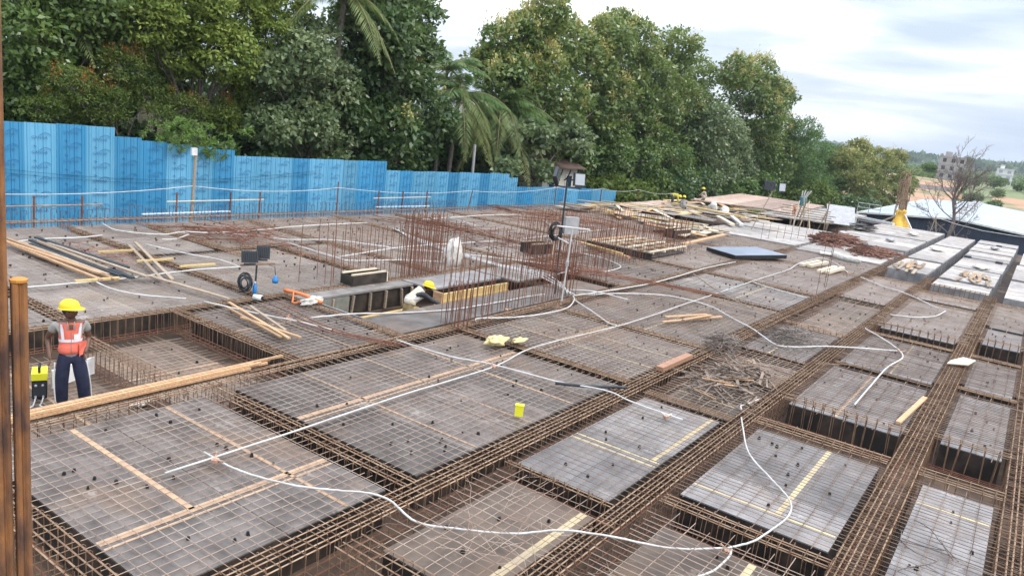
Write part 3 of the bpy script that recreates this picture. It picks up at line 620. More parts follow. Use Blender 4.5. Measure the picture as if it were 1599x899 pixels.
starters(row(-13.3, 20.2, -10.4, 20.4, 16, .2), 1.15, 'starter bars just behind the thin white T pole')
starters(row(-12.1, 22.8, -12.0, 30.4, 34, -.2), 1.45, 'row of starter bars right of the timber pallet')
starters(row(-15.9, 24.0, -15.8, 31.5, 30, .2), 1.4, 'far row of starter bars behind the timber pallet')
starters(row(-15.7, 23.2, -12.2, 23.4, 16, .2), 1.35, 'cross row of starter bars left of the timber pallet')
starters(row(-15.7, 31.4, -12.1, 31.2, 20, .2), 1.4, 'cross row of starter bars behind the timber pallet, right end')
starters(row(-16.8, 33, -14.0, 40, 16), 1.0, 'scattered thin starter bars in front of the loose timber', .009)
starters([(-5.82, 29.06), (-5.78, 29.1)], 2.4, 'tall single rods standing right of the black edged board', .009)
starters([(-5.5, 26.2)], 2.2, 'single thin rod standing on the long cage near wire heap', .008)
starters(row(-12.0, 41.2, -10.6, 46.5, 8), .9, 'far short bars on the bare pale deck', .012)
starters([(-14.9, 13.0), (-14.85, 13.5), (-14.9, 12.4), (-14.8, 14.0)], 1.5, 'four thin rods standing left of the black hollow box', .009)
for (x, y) in [(-11.6, 12.5), (-11.5, 14.2)]: pass
# ------------------------------------------------------------ hatch opening with formwork girders
ht = thing('hatch_formwork', (-12.4, 14.7, -1.3), 'open hatch framed by steel wall form and timber girders, man standing in it', 'formwork')
MB().box((-13.6, 13.1, -.03), (.62, 3.7, .05)).ob('deck_panel', PLYG, ht)
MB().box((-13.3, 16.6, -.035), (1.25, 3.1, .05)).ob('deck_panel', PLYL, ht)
MB().box((-13.0, 19.45, -.04), (1.7, 2.4, .05)).ob('deck_panel', PLYG, ht)
MB().box((-10.85, 14.9, -.03), (1.26, 7.2, .05)).ob('deck_panel', PLY, ht)
MB().box((-10.85, 19.5, -.045), (1.26, 1.8, .05)).ob('deck_panel', PLYB, ht)
STEELG = mat('greenish_grey_steel_form', (0.23, 0.24, 0.21), 0.55, c2=(0.15, 0.14, 0.12), scale=4, coord='World')
MB().box((-13.29, 12.0, -.33), (.03, 1.3, .52)).ob('steel_plate', STEELG, ht)
for y in (12.1, 12.75, 13.35, 13.9, 14.5, 14.9):
    MB().box((-13.26, y, -.3), (.06, .05, .46), M=Matrix.Rotation(random.uniform(-.15, .15), 3, 'X')).ob('stud', TIMBG, ht)
MB().box((-13.35, 13.4, -.31), (.03, 3.2, .5)).ob('backing_board', SIDE, ht)
MB().box((-13.1, 13.3, -.68), (.10, 3.6, .16)).ob('girder', TIMBY, ht)
MB().box((-12.8, 13.3, -.95), (.10, 3.6, .12)).ob('girder', TIMBG, ht)
MB().box((-12.32, 16.45, -.17), (.06, 3.1, .20)).ob('girder', TIMBY, ht)
MB().box((-12.30, 16.45, -.29), (.10, 3.1, .04)).ob('girder_flange', TIMBY, ht)
for y in np.arange(15.1, 18, .42): MB().beam((-12.6, y, -.42), (-11.5, y+.05, -.40), .07, .1).ob('joist', TIMBP if random.random() < .6 else TIMB, ht)
MB().box((-11.49, 13.2, -.12), (.03, 3.4, .14)).ob('edge_board', TIMB, ht)
MB().box((-12.3, 13.6, -1.17), (1.7, 4.2, .06)).ob('platform', TIMBG, ht)
MB().box((-12.35, 14.9, -.14), (.3, .06, .26)).ob('end_board', TIMB, ht)
MB().box((-12.35, 11.52, -.3), (1.7, .03, .5)).ob('end_board', SIDEW, ht)
# stack of three plywood blocks where the man leans
# hollow black shuttering boxes with timber rims
def shutter_box(c, L, Wd, H, rz, label, rim=TIMB):
    root = thing('shutter_box', c, label, 'shutter box'); R = Matrix.Rotation(rz, 3, 'Z'); c = Vector(c)
    def bb(n, o, d, m): MB().box(c+R @ Vector(o), d, rz).ob(n, m, root)
    bb('side_panel', (0, -Wd/2, H/2), (L, .02, H), SIDE); bb('side_panel', (0, Wd/2, H/2), (L, .02, H), SIDE)
    bb('end_panel', (-L/2-.012, 0, H/2), (.02, Wd, H), SIDE); bb('end_panel', (L/2+.012, 0, H/2), (.02, Wd, H), SIDE)
    bb('rim', (0, -Wd/2+.04, H+.022), (L, .05, .04), rim); bb('rim', (0, Wd/2-.04, H+.022), (L, .05, .04), rim)
    bb('corner_post', (L/2+.03, -Wd/2-.01, H/2), (.03, .03, H+.01), TIMBP)
    return root
shutter_box((-13.95, 13.75, .03), 1.2, .42, .25, math.radians(90), 'black hollow shutter box with two timber rims beside the hatch', TIMBP)
shutter_box((-14.65, 23.0, .03), 1.05, .6, .36, math.radians(80), 'dark square shutter box standing before the second core', TIMBG)
shutter_box((-14.35, 35.2, .03), 1.6, .6, .4, math.radians(85), 'far reddish shutter box at the end of starter bars', TIMBP)
MB().box((-14.1, 13.75, .015), (.6, 1.9, .02)).ob('x', SIDE) if False else None
# ------------------------------------------------------------ pallet and boards
pl = thing('timber_pallet', (-13.3, 28.8, .05), 'timber frame panel with dark plywood face lying between starter bars', 'timber panel')
for i in range(6): MB().box((-14.5+i*.5, 28.8, .30), (.09, 3.8, .05), math.radians(random.uniform(-3, 3))).ob('slat', TIMBP if i % 2 else TIMB, pl)
for i in range(4): MB().box((-13.25, 27.2+i*1.1, .24), (2.7, .09, .07)).ob('cross_bar', TIMBP, pl)
MB().box((-13.25, 26.85, .13), (2.9, .05, .26)).ob('front_board', SIDE, pl)
MB().box((-13.25, 28.8, .05), (2.6, 3.6, .03)).ob('plywood_face', SIDE, pl)
tag(MB().beam((-15.1, 26.95, .1), (-12.22, 25.76, .12), .14, .08).ob('timber_plank', TIMB), 'thick orange plank lying left of the timber pallet', 'plank')
tag(MB().beam((-14.6, 26.6, .16), (-12.6, 25.95, .18), .1, .05).ob('timber_plank', TIMBY), 'yellowish plank on top of the thick orange plank', 'plank')
bd = thing('black_edged_board', (-10.2, 33.3, .06), 'large pale square board with thick black edge, lying tilted over the cages', 'board')
Mx = Matrix.Rotation(math.radians(-28), 3, 'Z') @ Matrix.Rotation(math.radians(2), 3, 'X')
MB().box((-10.2, 33.3, .17), (1.85, 3.0, .16), M=Mx).ob('board_core', BLKP, bd)
MB().box((-10.2, 33.3, .256), (1.83, 2.98, .012), M=Mx).ob('top_face', mat('bluish_film', (0.20, 0.24, 0.31), 0.3, c2=(0.26, 0.30, 0.37), scale=2), bd)
for k in range(4):
    a = random.uniform(-.4, .4); cx, cy = -7.75+k*.30+(.35 if k > 1 else 0), 34.4+k*.15-(k > 1)*1.2
    tag(MB().beam((cx-.10, cy-.9, .09), (cx+.15+a*.15, cy+1.0, .16), .17, .11).ob('timber_offcut', TIMBP), 'pale short timber offcut on the bay before the red earth heaps', 'timber offcut', 'pale timber offcuts in two pairs')
for k, (p, q) in enumerate([((-7.2, 17.7), (-6.45, 19.9)), ((-7.35, 18.2), (-6.75, 19.6)), ((-6.9, 18.3), (-6.6, 19.5))]):
    tag(MB().beam((*p, .06+k*.02), (*q, .07+k*.03), .10, .025).ob('timber_strip', TIMB), 'tan timber strip lying near the centre of the curved pipe bay', 'timber strip', 'three tan strips on the middle bay')
tag(MB().beam((-5.5, 13.75, .09), (-5.47, 15.2, .10), .16, .09).ob('wood_block', mat('reddish_wood', (0.38, 0.20, 0.12), .7, c2=(0.30, 0.17, 0.11), scale=6)), 'thick reddish wooden block lying along the long cage', 'wood block')
tag(MB().beam((-12.62, 31.81, .2), (-12.7, 37.4, .35), .22, .06).ob('timber_plank', TIMB), 'bent orange plank beyond the second core bars', 'plank')
# broken plywood scrap in the wide cage, stick and rod heap
def blob(name, c, r, m, label, cat, n=14, mm=9, seed=3, group=None, amp=.25):
    rs = np.random.RandomState(seed); b = MB().ball((0, 0, 0), 1, n, mm); ph = rs.uniform(0, 6, 9)
    V = []
    for v in b.V:
        v = Vector(v); k = 1+amp*math.sin(3*v.x+ph[0]+2*math.sin(4*v.y+ph[1]))*math.cos(4*v.z+ph[2])+amp*.6*math.sin(9*v.x+ph[3])*math.sin(8*v.y+ph[4]+5*v.z)
        V.append((c[0]+v.x*r[0]*k, c[1]+v.y*r[1]*k, max(c[2]-r[2]*.6, c[2]+v.z*r[2]*k)))
    o = ob(name, mesh(name, V, b.F, m, True)); return tag(o, label, cat, group)
ps = MB().add([(-1.05, 20.7, .1), (-.62, 20.9, .14), (-.5, 21.35, .2), (-.78, 21.6, .16), (-1.0, 21.1, .12), (-1.05, 20.7, .12), (-.62, 20.9, .16), (-.5, 21.35, .22), (-.78, 21.6, .18), (-1.0, 21.1, .14)],
  [(4, 3, 2, 1, 0), (5, 6, 7, 8, 9), (0, 1, 6, 5), (1, 2, 7, 6), (2, 3, 8, 7), (3, 4, 9, 8), (4, 0, 5, 9)])
tag(ps.ob('plywood_scrap', TIMBP), 'broken piece of tan plywood on the widest cage', 'plywood scrap')
tag(MB().beam((-1.28, 15.0, .03), (-1.1, 17.2, .05), .09, .04).ob('timber_strip', TIMB), 'reddish timber strip along the right edge of the deep trench bay', 'timber strip')
# scrap timber heap (each stick)
hp = np.random.RandomState(5); OLDW = mat('old_grey_wood', (0.13, 0.095, 0.075), .85, c2=(0.24, 0.185, 0.145), scale=3, vary=.4)
for k in range(190):
    x, y = hp.normal(-4.35, .42), hp.normal(14.75, .85); x = min(-3.6, max(-5.15, x)); y = min(16.6, max(13.2, y)); a = hp.uniform(0, 3.14); Lh = hp.uniform(.2, .75); z = max(-.05, .24-abs(x+4.35)*.3-abs(y-14.8)*.12)*hp.uniform(.2, 1)+.03
    dz = hp.uniform(-.06, .06); dx, dy = math.cos(a)*Lh/2, math.sin(a)*Lh/2
    w, h = (hp.uniform(.02, .06), .012) if k % 3 else (.02, .02)
    tag(MB().beam((x-dx, y-dy, z-dz), (x+dx, y+dy, z+dz), w, h, hp.uniform(-.5, .5)).ob('scrap_stick', OLDW if k % 23 else TIMB), 'grey scrap stick in the timber heap left of the right bays', 'scrap stick', 'scrap sticks heaped on the sunken narrow bay')
def tangle(name, c, rx, ry, rz, n, m, label, cat, r=.005, seed=1, Lc=.6):
    rs = np.random.RandomState(seed); b = MB()
    for _ in range(n):
        p = Vector((rs.normal(0, rx*.5), rs.normal(0, ry*.5), 0)); k = max(0, 1-(p.x/rx)**2*.6-(p.y/ry)**2*.6); z0 = rs.uniform(0, rz)*k
        a = rs.uniform(0, 6.28); P = []
        for i in range(5):
            P.append((c[0]+p.x, c[1]+p.y, c[2]+max(.0, z0+rs.uniform(-.03, .03)))); a += rs.uniform(-.9, .9); p += Vector((math.cos(a), math.sin(a), 0))*Lc/4
        b.tube(smooth_path(P, 2), r, 3)
    o = b.ob(name, m); o['kind'] = 'stuff'; return tag(o, label, cat)
WIRE = mat('old_binding_wire', (0.10, 0.085, 0.075), .7, c2=(0.22, 0.18, 0.15), scale=8)
tangle('wire_heap', (-4.45, 19.5, .03), .5, 1.0, .22, 150, WIRE, 'small heap of twisted dark binding wire on the narrow bay', 'wire heap', .008, 3, .5)
tangle('wire_heap', (-5.3, 16.9, .05), .28, .7, .25, 120, WIRE, 'dark wire lump on the long cage above scrap timber', 'wire heap', .008, 4, .4)
tangle('loose_wire', (-4.35, 6.7, -.08), .55, 1.0, .08, 20, BAR, 'tangled thin wires spread on the muddy lower bay', 'wire', .0035, 5, 1.1)
tangle('loose_wire', (-.1, 9.9, 0.0), .25, .5, .06, 7, WIRE, 'black bent wires on the pale bay at bottom right', 'wire', .007, 8, 1.0)
tangle('loose_wire', (-2.3, 6.9, -.1), .8, 1.1, .09, 10, BAR, 'pale thin wires on the muddy bay at the bottom edge', 'wire', .0035, 6, 1.1)
tangle('loose_wire', (-19.0, 9.2, .03), 1.2, .9, .08, 30, RUSTD, 'thin twisted wires on the deck left of the timber stack', 'wire', .008, 9, 1.2)
tangle('rod_heap', (-20.5, 14.6, .05), 1.8, 1.0, .15, 60, RUSTD, 'heap of rusty rods on the deck near the fence', 'rebar heap', .012, 12, 1.6)
tangle('rod_heap', (-19.0, 24.0, .05), 3.5, 1.4, .12, 60, RUSTD, 'rusty loose rods strewn before the fence, middle', 'rebar heap', .012, 13, 2.4)
tangle('rod_heap', (-20.0, 33.2, .05), 3.0, 2.4, .12, 70, RUSTD, 'rusty loose rods left of the far timber', 'rebar heap', .014, 14, 2.6)
tangle('rod_heap', (-12.2, 21.2, .05), 1.4, .8, .3, 60, RUSTD, 'bristling rusty rods at the foot of the white T pole', 'rebar heap', .010, 15, 1.2)
# red earth heaps on the pale deck
RED = mat('red_earth_rust', (0.12, 0.055, 0.037), .95, c2=(0.24, 0.125, 0.09), scale=8, coord='World')
for (x, y, a, b2, h, sd) in [(-9.3, 47.0, .8, 2.6, .5, 1), (-6.8, 44.3, .55, 1.8, .3, 2)]:
    tangle('rusty_scrap_heap', (x, y, .04), a, b2, h, 300, RED, ('larger' if sd == 1 else 'smaller')+' reddish brown rusty heap on the bare white deck', 'scrap heap', .035, 20+sd, .9)
rl = thing('rolled_sheet', (-7.2, 38.4, .06), 'rolled up pale sheet beside the smaller rusty heap', 'rolled sheet')
MB().tube(smooth_path([(-7.7, 38.9, .2), (-7.1, 38.5, .17), (-6.4, 38.5, .18)], 5), .15, 9, rs=None).ob('roll', CLOTHW, rl, True)
MB().box((-8.1, 39.6, .1), (.8, .7, .06), .3).ob('loose_flap', CLOTHW, rl)
# yellow block, yellow cloth, white sack
yb = thing('yellow_box', (-6.02, 9.55, -.02), 'bright yellow plastic box standing on the bay left of long cage', 'box')
MB().box((-6.02, 9.55, .10), (.13, .085, .17), .5).ob('box_body', YELB, yb); MB().box((-6.02, 9.55, .193), (.14, .095, .014), .5).ob('lid', YELB, yb)
YC = mat('dirty_yellow_cloth', (0.55, 0.43, 0.16), .9, c2=(0.72, 0.62, 0.36), scale=10, bump=.6)
blob('yellow_cloth', (-8.55, 12.35, .10), (.17, .28, .1), YC, 'crumpled dirty yellow cloth on the cross cage', 'cloth', 22, 14, 5, amp=.3)
blob('yellow_cloth', (-8.25, 12.75, .12), (.1, .22, .05), YC, 'small flap of yellow cloth beyond the crumpled one', 'cloth', 18, 10, 8, amp=.35)
blob('white_sack', (-14.62, 18.2, .28), (.24, .34, .55), CLOTHW, 'tall bulging white sack standing among the starter bars', 'sack', 24, 18, 6, amp=.14)
blob('plastic_scraps', (-12.9, 11.15, .08), (.12, .3, .08), CLOTHW, 'crumpled pale plastic at the near end of hatch', 'plastic', 18, 12, 11, amp=.4)
# timber bundle on the long cage beside the pit
n_t = 0
for lay in range(2):
    for k in range(4 - lay):
        xo = -10.13+k*.058+lay*.03; zz = .085+lay*.042
        s0, s1 = 4.0+random.uniform(-.5, .1), 8.2+random.uniform(-.9, .0)
        tag(MB().beam((xo+random.uniform(-.02, .02), s0, zz), (xo+random.uniform(-.02, .05), s1, zz+.01), .045, .035).ob('timber_batten', TIMB), 'long tan batten in the bundle beside the pit, behind worker legs', 'batten', 'tan battens bundled on the long cage by the pit')
# planks on deck near upper left
for k in range(9):
    y0 = 8.15+k*.11; w = .09 if k < 3 else .1
    L0, L1 = -21.1+random.uniform(-.2, .7), -16.6+random.uniform(-1.0, .5)
    dark = k > 2
    tag(MB().beam((L0, y0+random.uniform(-.1, .1), .09+.02*(k % 3)), (L1, y0+.15+random.uniform(-.1, .2), .10+.02*(k % 2)), w, .04).ob('timber_plank', (TIMBG if k % 2 else DARKG) if dark else TIMB),
        ('dark weathered plank in the stack upper left of the worker' if dark else ['front', 'middle', 'rear'][k]+' one of three tan planks upper left of the worker'), 'plank', 'dark planks of the upper left stack' if dark else 'tan planks of the upper left stack')
for k, (p, q) in enumerate([((-20.1, 11.0), (-15.9, 9.6)), ((-19.9, 10.7), (-16.0, 9.4)), ((-16.4, 9.3), (-13.9, 9.7))]):
    tag(MB().beam((*p, .1), (*q, .08), .08, .035).ob('timber_plank', TIMBG), 'thin grey plank fanning right of the dark plank stack', 'plank', 'thin grey planks right of the stack')
for (x, y, a, l) in [(-19.2, 10.0, 1.6, 'short yellow batten farthest from the worker, near pipe'), (-17.9, 10.3, 1.5, 'short thick yellow batten right of dark plank stack'), (-17.0, 10.9, 1.45, 'thin short yellow batten touching the straight pipe'), (-16.55, 8.2, 1.5, 'short yellow batten at the end of tan planks')]:
    tag(MB().beam((x, y-.45, .09), (x+.1, y+.45, .1), .075, .045).ob('timber_batten', TIMBY), l, 'batten')
for k, (p, q, m_) in enumerate([((-13.67, 9.55), (-10.95, 8.98), TIMB), ((-13.4, 9.3), (-11.1, 8.9), TIMB), ((-13.2, 9.75), (-11.4, 9.25), TIMBG), ((-12.6, 9.1), (-10.9, 9.2), TIMB)]):
    tag(MB().beam((*p, .07), (*q, .08), .06, .03).ob('timber_batten', m_), 'thin batten lying on the deck just right of the pit corner', 'batten', 'thin battens right of the pit corner')
for (x, z_, l) in [(-24.28, .03, 0)]:
    tag(MB().beam((-24.25, 13.5, .12), (-24.35, 16.9, .12), .12, .03).ob('white_board', WHITE), 'long white board along slab edge left of fence post', 'board')
    tag(MB().beam((-24.45, 24.5, .12), (-24.3, 28.0, .12), .12, .03).ob('white_board', WHITE), 'long white board along slab edge in the middle of fence', 'board')
# ------------------------------------------------------------ blue fence
FX = -25.9
BL1 = mat('blue_sheet_light', (0.10, 0.34, 0.53), 0.5, c2=(0.13, 0.375, 0.56), scale=1.6, coord='World', vary=.14, stretch=(1, 1, .35), bump=.5, detail=7)
BL2 = mat('blue_sheet_deep', (0.035, 0.25, 0.47), 0.5, c2=(0.055, 0.28, 0.49), scale=1.6, coord='World', vary=.14, stretch=(1, 1, .35), bump=.5, detail=7)
INK = mat('printed_ink', (0.03, 0.155, 0.34), .7)
def text_mesh(s, size):
    cu = bpy.data.curves.new('t', 'FONT'); cu.body = s; cu.size = size; cu.align_x = 'CENTER'; cu.resolution_u = 1
    o = bpy.data.objects.new('t', cu); COL.objects.link(o)
    me = bpy.data.meshes.new_from_object(o.evaluated_get(bpy.context.evaluated_depsgraph_get()))
    V = [tuple(v.co) for v in me.vertices]; F = [tuple(p.vertices) for p in me.polygons]
    bpy.data.objects.remove(o); return V, F
GV, GF_ = text_mesh('GANGA', .135)
lb_ = MB().add([(0, v[0], v[1]) for v in GV], [tuple(f) for f in GF_])
lb_.tube([(0, .0+.34*t, .11+.09*math.sin(t*3.0)) for t in np.linspace(0, 1, 7)], .008, 3); lb_.bar((0, -.17, -.2), (0, -.09, -.24), .012, 3)
LOGO = lb_.me('lettering', INK)
def top_z(y):
    if y < 13.73: return 2.77+.005*(y-10)
    if y < 18.2: return 2.49-.062*(y-13.8) if y < 17.3 else 2.21
    if y < 26.3: return 2.02
    if y < 37.7: return 1.63-.0*(y) if y < 36.6 else 1.42
    if y < 44: return .84
    return .84-.034*(y-44)
fence = thing('fence', (FX, 28, -1.2), 'long stepped fence of blue corrugated sheets printed GANGA', 'fence')
y = 3.2; k = 0; PW = .93
deep = {6: 1, 9: 1, 11: 1, 12: 1, 15: 1, 19: 1, 23: 1, 24: 1, 26: 1, 30: 1, 33: 1, 37: 1, 38: 1, 42: 1, 45: 1, 46: 1, 2: 0, 7: 1}
while y < 50.4:
    y1 = y+PW; zt = top_z((y+y1)/2); zb = -1.2
    prof = []; n = 4; w = PW/n   # ribbed profile
    for i in range(n):
        b0 = y+i*w
        prof += [(b0, 0), (b0+w*.30, 0), (b0+w*.36, .03), (b0+w*.44, .03), (b0+w*.50, 0), (b0+w*.70, 0), (b0+w*.73, .01), (b0+w*.78, 0)]
    prof.append((y1+.0, 0))
    zt += random.uniform(-.025, .025)
    xo = FX+(.012 if k % 2 else 0)
    V = []; 
    for (a, d) in prof: V += [(xo+d, a, zb), (xo+d, a, zt)]
    F = [(2*i, 2*i+2, 2*i+3, 2*i+1) for i in range(len(prof)-1)]
    mt = BL2 if k in deep and deep[k] else BL1
    sh = ob('corrugated_sheet', mesh('corrugated_sheet', V, F, mt), fence)
    zz = zt-.28-random.uniform(0, .25); yc = (y+y1)/2-.04
    while zz > -.1 and y < 44:
        M3 = Matrix(((0, 0, 1), (1, 0, 0), (0, 1, 0)))
        ob('lettering', LOGO, sh, (xo+.036, yc, zz))
        zz -= .46
    y = y1; k += 1
b = MB()
for z in (-.6, .3): b.box((FX-.04, 27, z), (.05, 47, .05))
b.ob('rail', DARKG, fence)
for yy in np.arange(4, 50, 2.8):
    MB().box((FX-.09, yy, (top_z(yy)-1.2)/2), (.05, .05, top_z(yy)+1.1)).ob('post', DARKG, fence)
# handrail posts, poles and rope at the slab edge
PX = -24.75; rope = thing('safety_rope', (PX, 30, .6), 'thin white rope sagging from post to post before the fence', 'rope')
posts = [(6.0, 1.2), (15.6, 2.1), (22.45, 1.2), (31.6, .82), (40.3, 1.05), (46.2, .97), (52.0, .9), (58.5, .6)]
words_ = ['at far left', 'tallest, with a white box on top', 'leaning slightly, second from tallest', 'leaning right of the fence middle', 'behind the floodlights', 'near the fence end', 'just past the fence end', 'by the bending far worker']
hz = [.95, 1.0, .95, .80, 1.0, .93, .86, .55]
for i, (yy, h) in enumerate(posts):
    o = MB().bar((PX, yy, -.35), (PX+random.uniform(-.05, .05), yy+random.uniform(-.1, .22), h), .03 if i != 1 else .05, 6).ob('guard_post', RUSTD if i != 1 else TIMBG)
    tag(o, 'thin guard post holding the rope, '+words_[i], 'post', 'guard posts along the slab edge')
for i in range(len(posts)-1):
    a, b2 = posts[i][0], posts[i+1][0]; P = []
    for t in np.linspace(0, 1, 11): P.append((PX+.04, a+(b2-a)*t, hz[i]*(1-t)+hz[i+1]*t-4*t*(1-t)*(.18 if i else .25)))
    MB().tube(P, .013, 4).ob('rope_span', PVC, rope)
tag(MB().box((PX+.06, 15.6, 2.22), (.1, .2, .26)).ob('white_box', WHITE), 'small white box fixed on top of the tallest guard post', 'box')
for (a, b2, z, l, ps_) in [(6.5, 12.4, .37, 'horizontal rusty pole on short posts at far left', (8.0, 10.35, 11.75)), (14.6, 18.6, .46, 'horizontal tan pole on short posts around tallest post', (14.95, 17.1, 18.4)), (24.5, 28.4, .48, 'white horizontal pole on short posts near fence middle', (24.8, 26.4, 28.1))]:
    r_ = thing('hand_rail', (PX, a, 0), l, 'rail')
    MB().bar((PX+.1, a, z), (PX+.1, b2, z+.03), .022, 6).ob('rail_pole', TIMBP if 'tan' in l or 'white' in l else RUST, r_)
    for p in ps_: MB().bar((PX+.1, p, -.3), (PX+.1, p+.02, z+.32), .035, 6).ob('rail_post', RUSTD, r_)
for i in range(3):
    P = [(FX+.06, 8+12*t*1.2, 1.55-.5*math.sin(t*3.14)-.12*i) for t in np.linspace(0, 1, 9)]
    if i < 2: tag(MB().tube(P, .006, 3).ob('thin_cable', BLKP), ['upper', 'lower'][i]+' thin dark cable hanging across the blue fence', 'cable', 'thin cables hanging on the fence')
# ------------------------------------------------------------ flood lights
GLASSB = mat('dark_glass', (0.02, 0.035, 0.05), .12)
LENS = mat('pale_lens', (0.40, 0.43, 0.46), .25)
def flood(root, c, yaw, tilt, w, h, front, d=.09, roll=0):
    R = Matrix.Rotation(yaw, 3, 'Z') @ Matrix.Rotation(tilt, 3, 'X') @ Matrix.Rotation(roll, 3, 'Y'); c = Vector(c)
    hd = MB().box(c, (w, d, h), M=R).ob('lamp_head', DARKG, root)
    MB().box(c+R @ Vector((0, d/2+.006, 0)), (w*.88, .008, h*.84), M=R).ob('lens', front, hd)
    b = MB()
    for i in range(7): b.box(c+R @ Vector((-w*.4+i*w*.8/6, -d/2-.015, 0)), (.012, .03, h*.8), M=R)
    b.box(c+R @ Vector((0, 0, -h/2-.03)), (w*.7, .03, .04), M=R)
    b.ob('cooling_fins', DARKG, hd)
def coil(root, c, r, yaw, m, n=7):
    b = MB(); R = Matrix.Rotation(yaw, 3, 'Z')
    for k in range(n):
        rk = r*(1-.055*k+.05*math.sin(k*2.1)); P = [Vector(c)+R @ Vector((rk*math.cos(t)+.02*math.sin(k*5), -.06+.018*k+.03*math.sin(t*2+k), rk*1.4*math.sin(t)+.015*math.cos(k*3))) for t in np.linspace(0, 2*math.pi, 15)[:-1]]
        b.tube(P, .016, 4, closed=True)
    b.ob('cable_coil', m, root)
to_cam = math.radians(-125)   # local +Y of a lamp facing the camera
l1 = thing('floodlight_stand', (-14.35, 10.7, -.03), 'pair of dark floodlights seen from behind on a short pole with cable coil', 'floodlight')
MB().bar((-14.35, 10.7, -.03), (-14.35, 10.72, .66), .022, 8).ob('pole', DARKG, l1)
MB().beam((-14.45, 10.35, .66), (-14.2, 11.1, .68), .04, .04).ob('cross_arm', RUST, l1)
flood(l1, (-14.35, 10.52, .86), to_cam+math.pi+.15, -.25, .36, .27, GLASSB)
flood(l1, (-14.4, 10.92, .93), to_cam+math.pi-.1, -.3, .30, .30, GLASSB)
coil(l1, (-14.3, 10.38, .28), .15, to_cam, DARKG, 9)
BLUE = mat('blue_plastic', (0.03, 0.22, 0.55), .35)
MB().lathe([(.03, 0), (.07, .02), (.08, .09), (.03, .16), (.02, .2)], (-14.15, 11.1, .22), 10).ob('hanging_lamp', BLUE, l1, True)
MB().tube([(-14.15, 11.1, .42), (-14.14, 11.06, .62), (-14.2, 10.95, .66)], .008, 4).ob('lamp_wire', BLKP, l1)
bt = thing('white_bucket', (-13.72, 10.3, .02), 'small white container lying on its side below the floodlights', 'container')
MB().tube([(-13.8, 10.27, .08), (-13.62, 10.35, .08)], .065, 12).ob('container_body', WHITE, bt, True)
MB().tube([(-13.62, 10.35, .08), (-13.605, 10.356, .08)], .045, 12).ob('dark_mouth', BLKP, bt)
btl = thing('water_bottle', (-14.2, 10.62, .02), 'blue and white bottle standing at the foot of floodlight pole', 'bottle')
MB().lathe([(.045, 0), (.05, .02), (.05, .17), (.02, .22), (.02, .25)], (-14.22, 10.6, .02), 10).ob('bottle_body', BLUE, btl, True)
MB().lathe([(.022, .25), (.022, .28)], (-14.22, 10.6, .02), 8).ob('cap', WHITE, btl)
l2 = thing('floodlight_mast', (-10.6, 17.9, 0), 'tall dark pole with one dark and one bright floodlight and a white box', 'floodlight')
MB().bar((-10.6, 17.9, -.3), (-10.75, 18.0, 3.12), .026, 8).ob('pole', DARKG, l2)
MB().beam((-10.95, 17.6, 3.0), (-10.5, 18.35, 2.98), .04, .04).ob('cross_arm', DARKG, l2)
flood(l2, (-10.9, 17.68, 3.26), to_cam+.9, .1, .36, .36, GLASSB, roll=.75)
flood(l2, (-10.55, 18.3, 3.22), to_cam+.1, .15, .34, .36, LENS)
MB().box((-10.5, 18.1, 1.95), (.14, .42, .48), math.radians(-30)).ob('junction_cabinet', GREYP, l2)
coil(l2, (-10.75, 17.75, 1.75), .18, to_cam, BLKP, 8)
tp = thing('white_t_pole', (-9.95, 17.2, 0), 'thin white T shaped pipe pole standing before the dark lamp pole', 'pole')
MB().bar((-9.95, 17.2, -.1), (-10.0, 17.35, 2.0), .022, 8).ob('upright', PVC, tp); MB().bar((-10.25, 16.95, 2.03), (-9.72, 17.8, 1.98), .022, 6).ob('cross_pipe', PVC, tp)
MB().bar((-10.2, 17.0, 1.72), (-9.98, 17.2, 1.60), .02, 6).ob('branch', PVC, tp); MB().lathe([(.05, 0), (.05, .12), (.035, .14)], (-9.98, 17.28, .98), 8).ob('coupling', GREYP, tp)
l3 = thing('floodlight_mast', (-13.5, 46.2, 0), 'far leaning pole with two floodlights above the bare decks', 'floodlight')
MB().bar((-13.9, 45.4, 0), (-13.4, 46.7, 2.5), .03, 8).ob('pole', TIMBG, l3)
flood(l3, (-13.6, 46.5, 2.75), to_cam+2.9, -.2, .7, .5, GLASSB); flood(l3, (-13.05, 47.1, 2.7), to_cam+.2, .1, .6, .52, LENS)
# ------------------------------------------------------------ welding machine
c = Vector((-12.1, 5.13, -.52)); R = Matrix.Rotation(math.radians(-115), 3, 'Z')
wm = thing('welding_machine', c, 'yellow and black welding machine standing beside the orange vest worker', 'welding machine')
MB().box(c+Vector((0, 0, .17)), (.2, .34, .3), M=R).ob('case', BLKP, wm); MB().box(c+Vector((0, 0, .37)), (.21, .35, .11), M=R).ob('top_cover', YELB, wm)
MB().tube([c+R @ Vector(p) for p in [(0, -.13, .42), (0, -.11, .50), (0, .11, .50), (0, .13, .42)]], .018, 6).ob('handle', BLKP, wm)
MB().box(c+R @ Vector((0, .178, .17)), (.17, .01, .24), M=R).ob('front_panel', DARKG, wm)
for s_ in (-.045, .045): MB().ball(c+R @ Vector((s_, .19, .24)), .02, 8, 6).ob('dial', GREYP, wm)
for s_ in (-.05, .05): MB().bar(c+R @ Vector((s_, .18, .06)), c+R @ Vector((s_, .22, .05)), .016, 8).ob('socket', GREYP, wm)
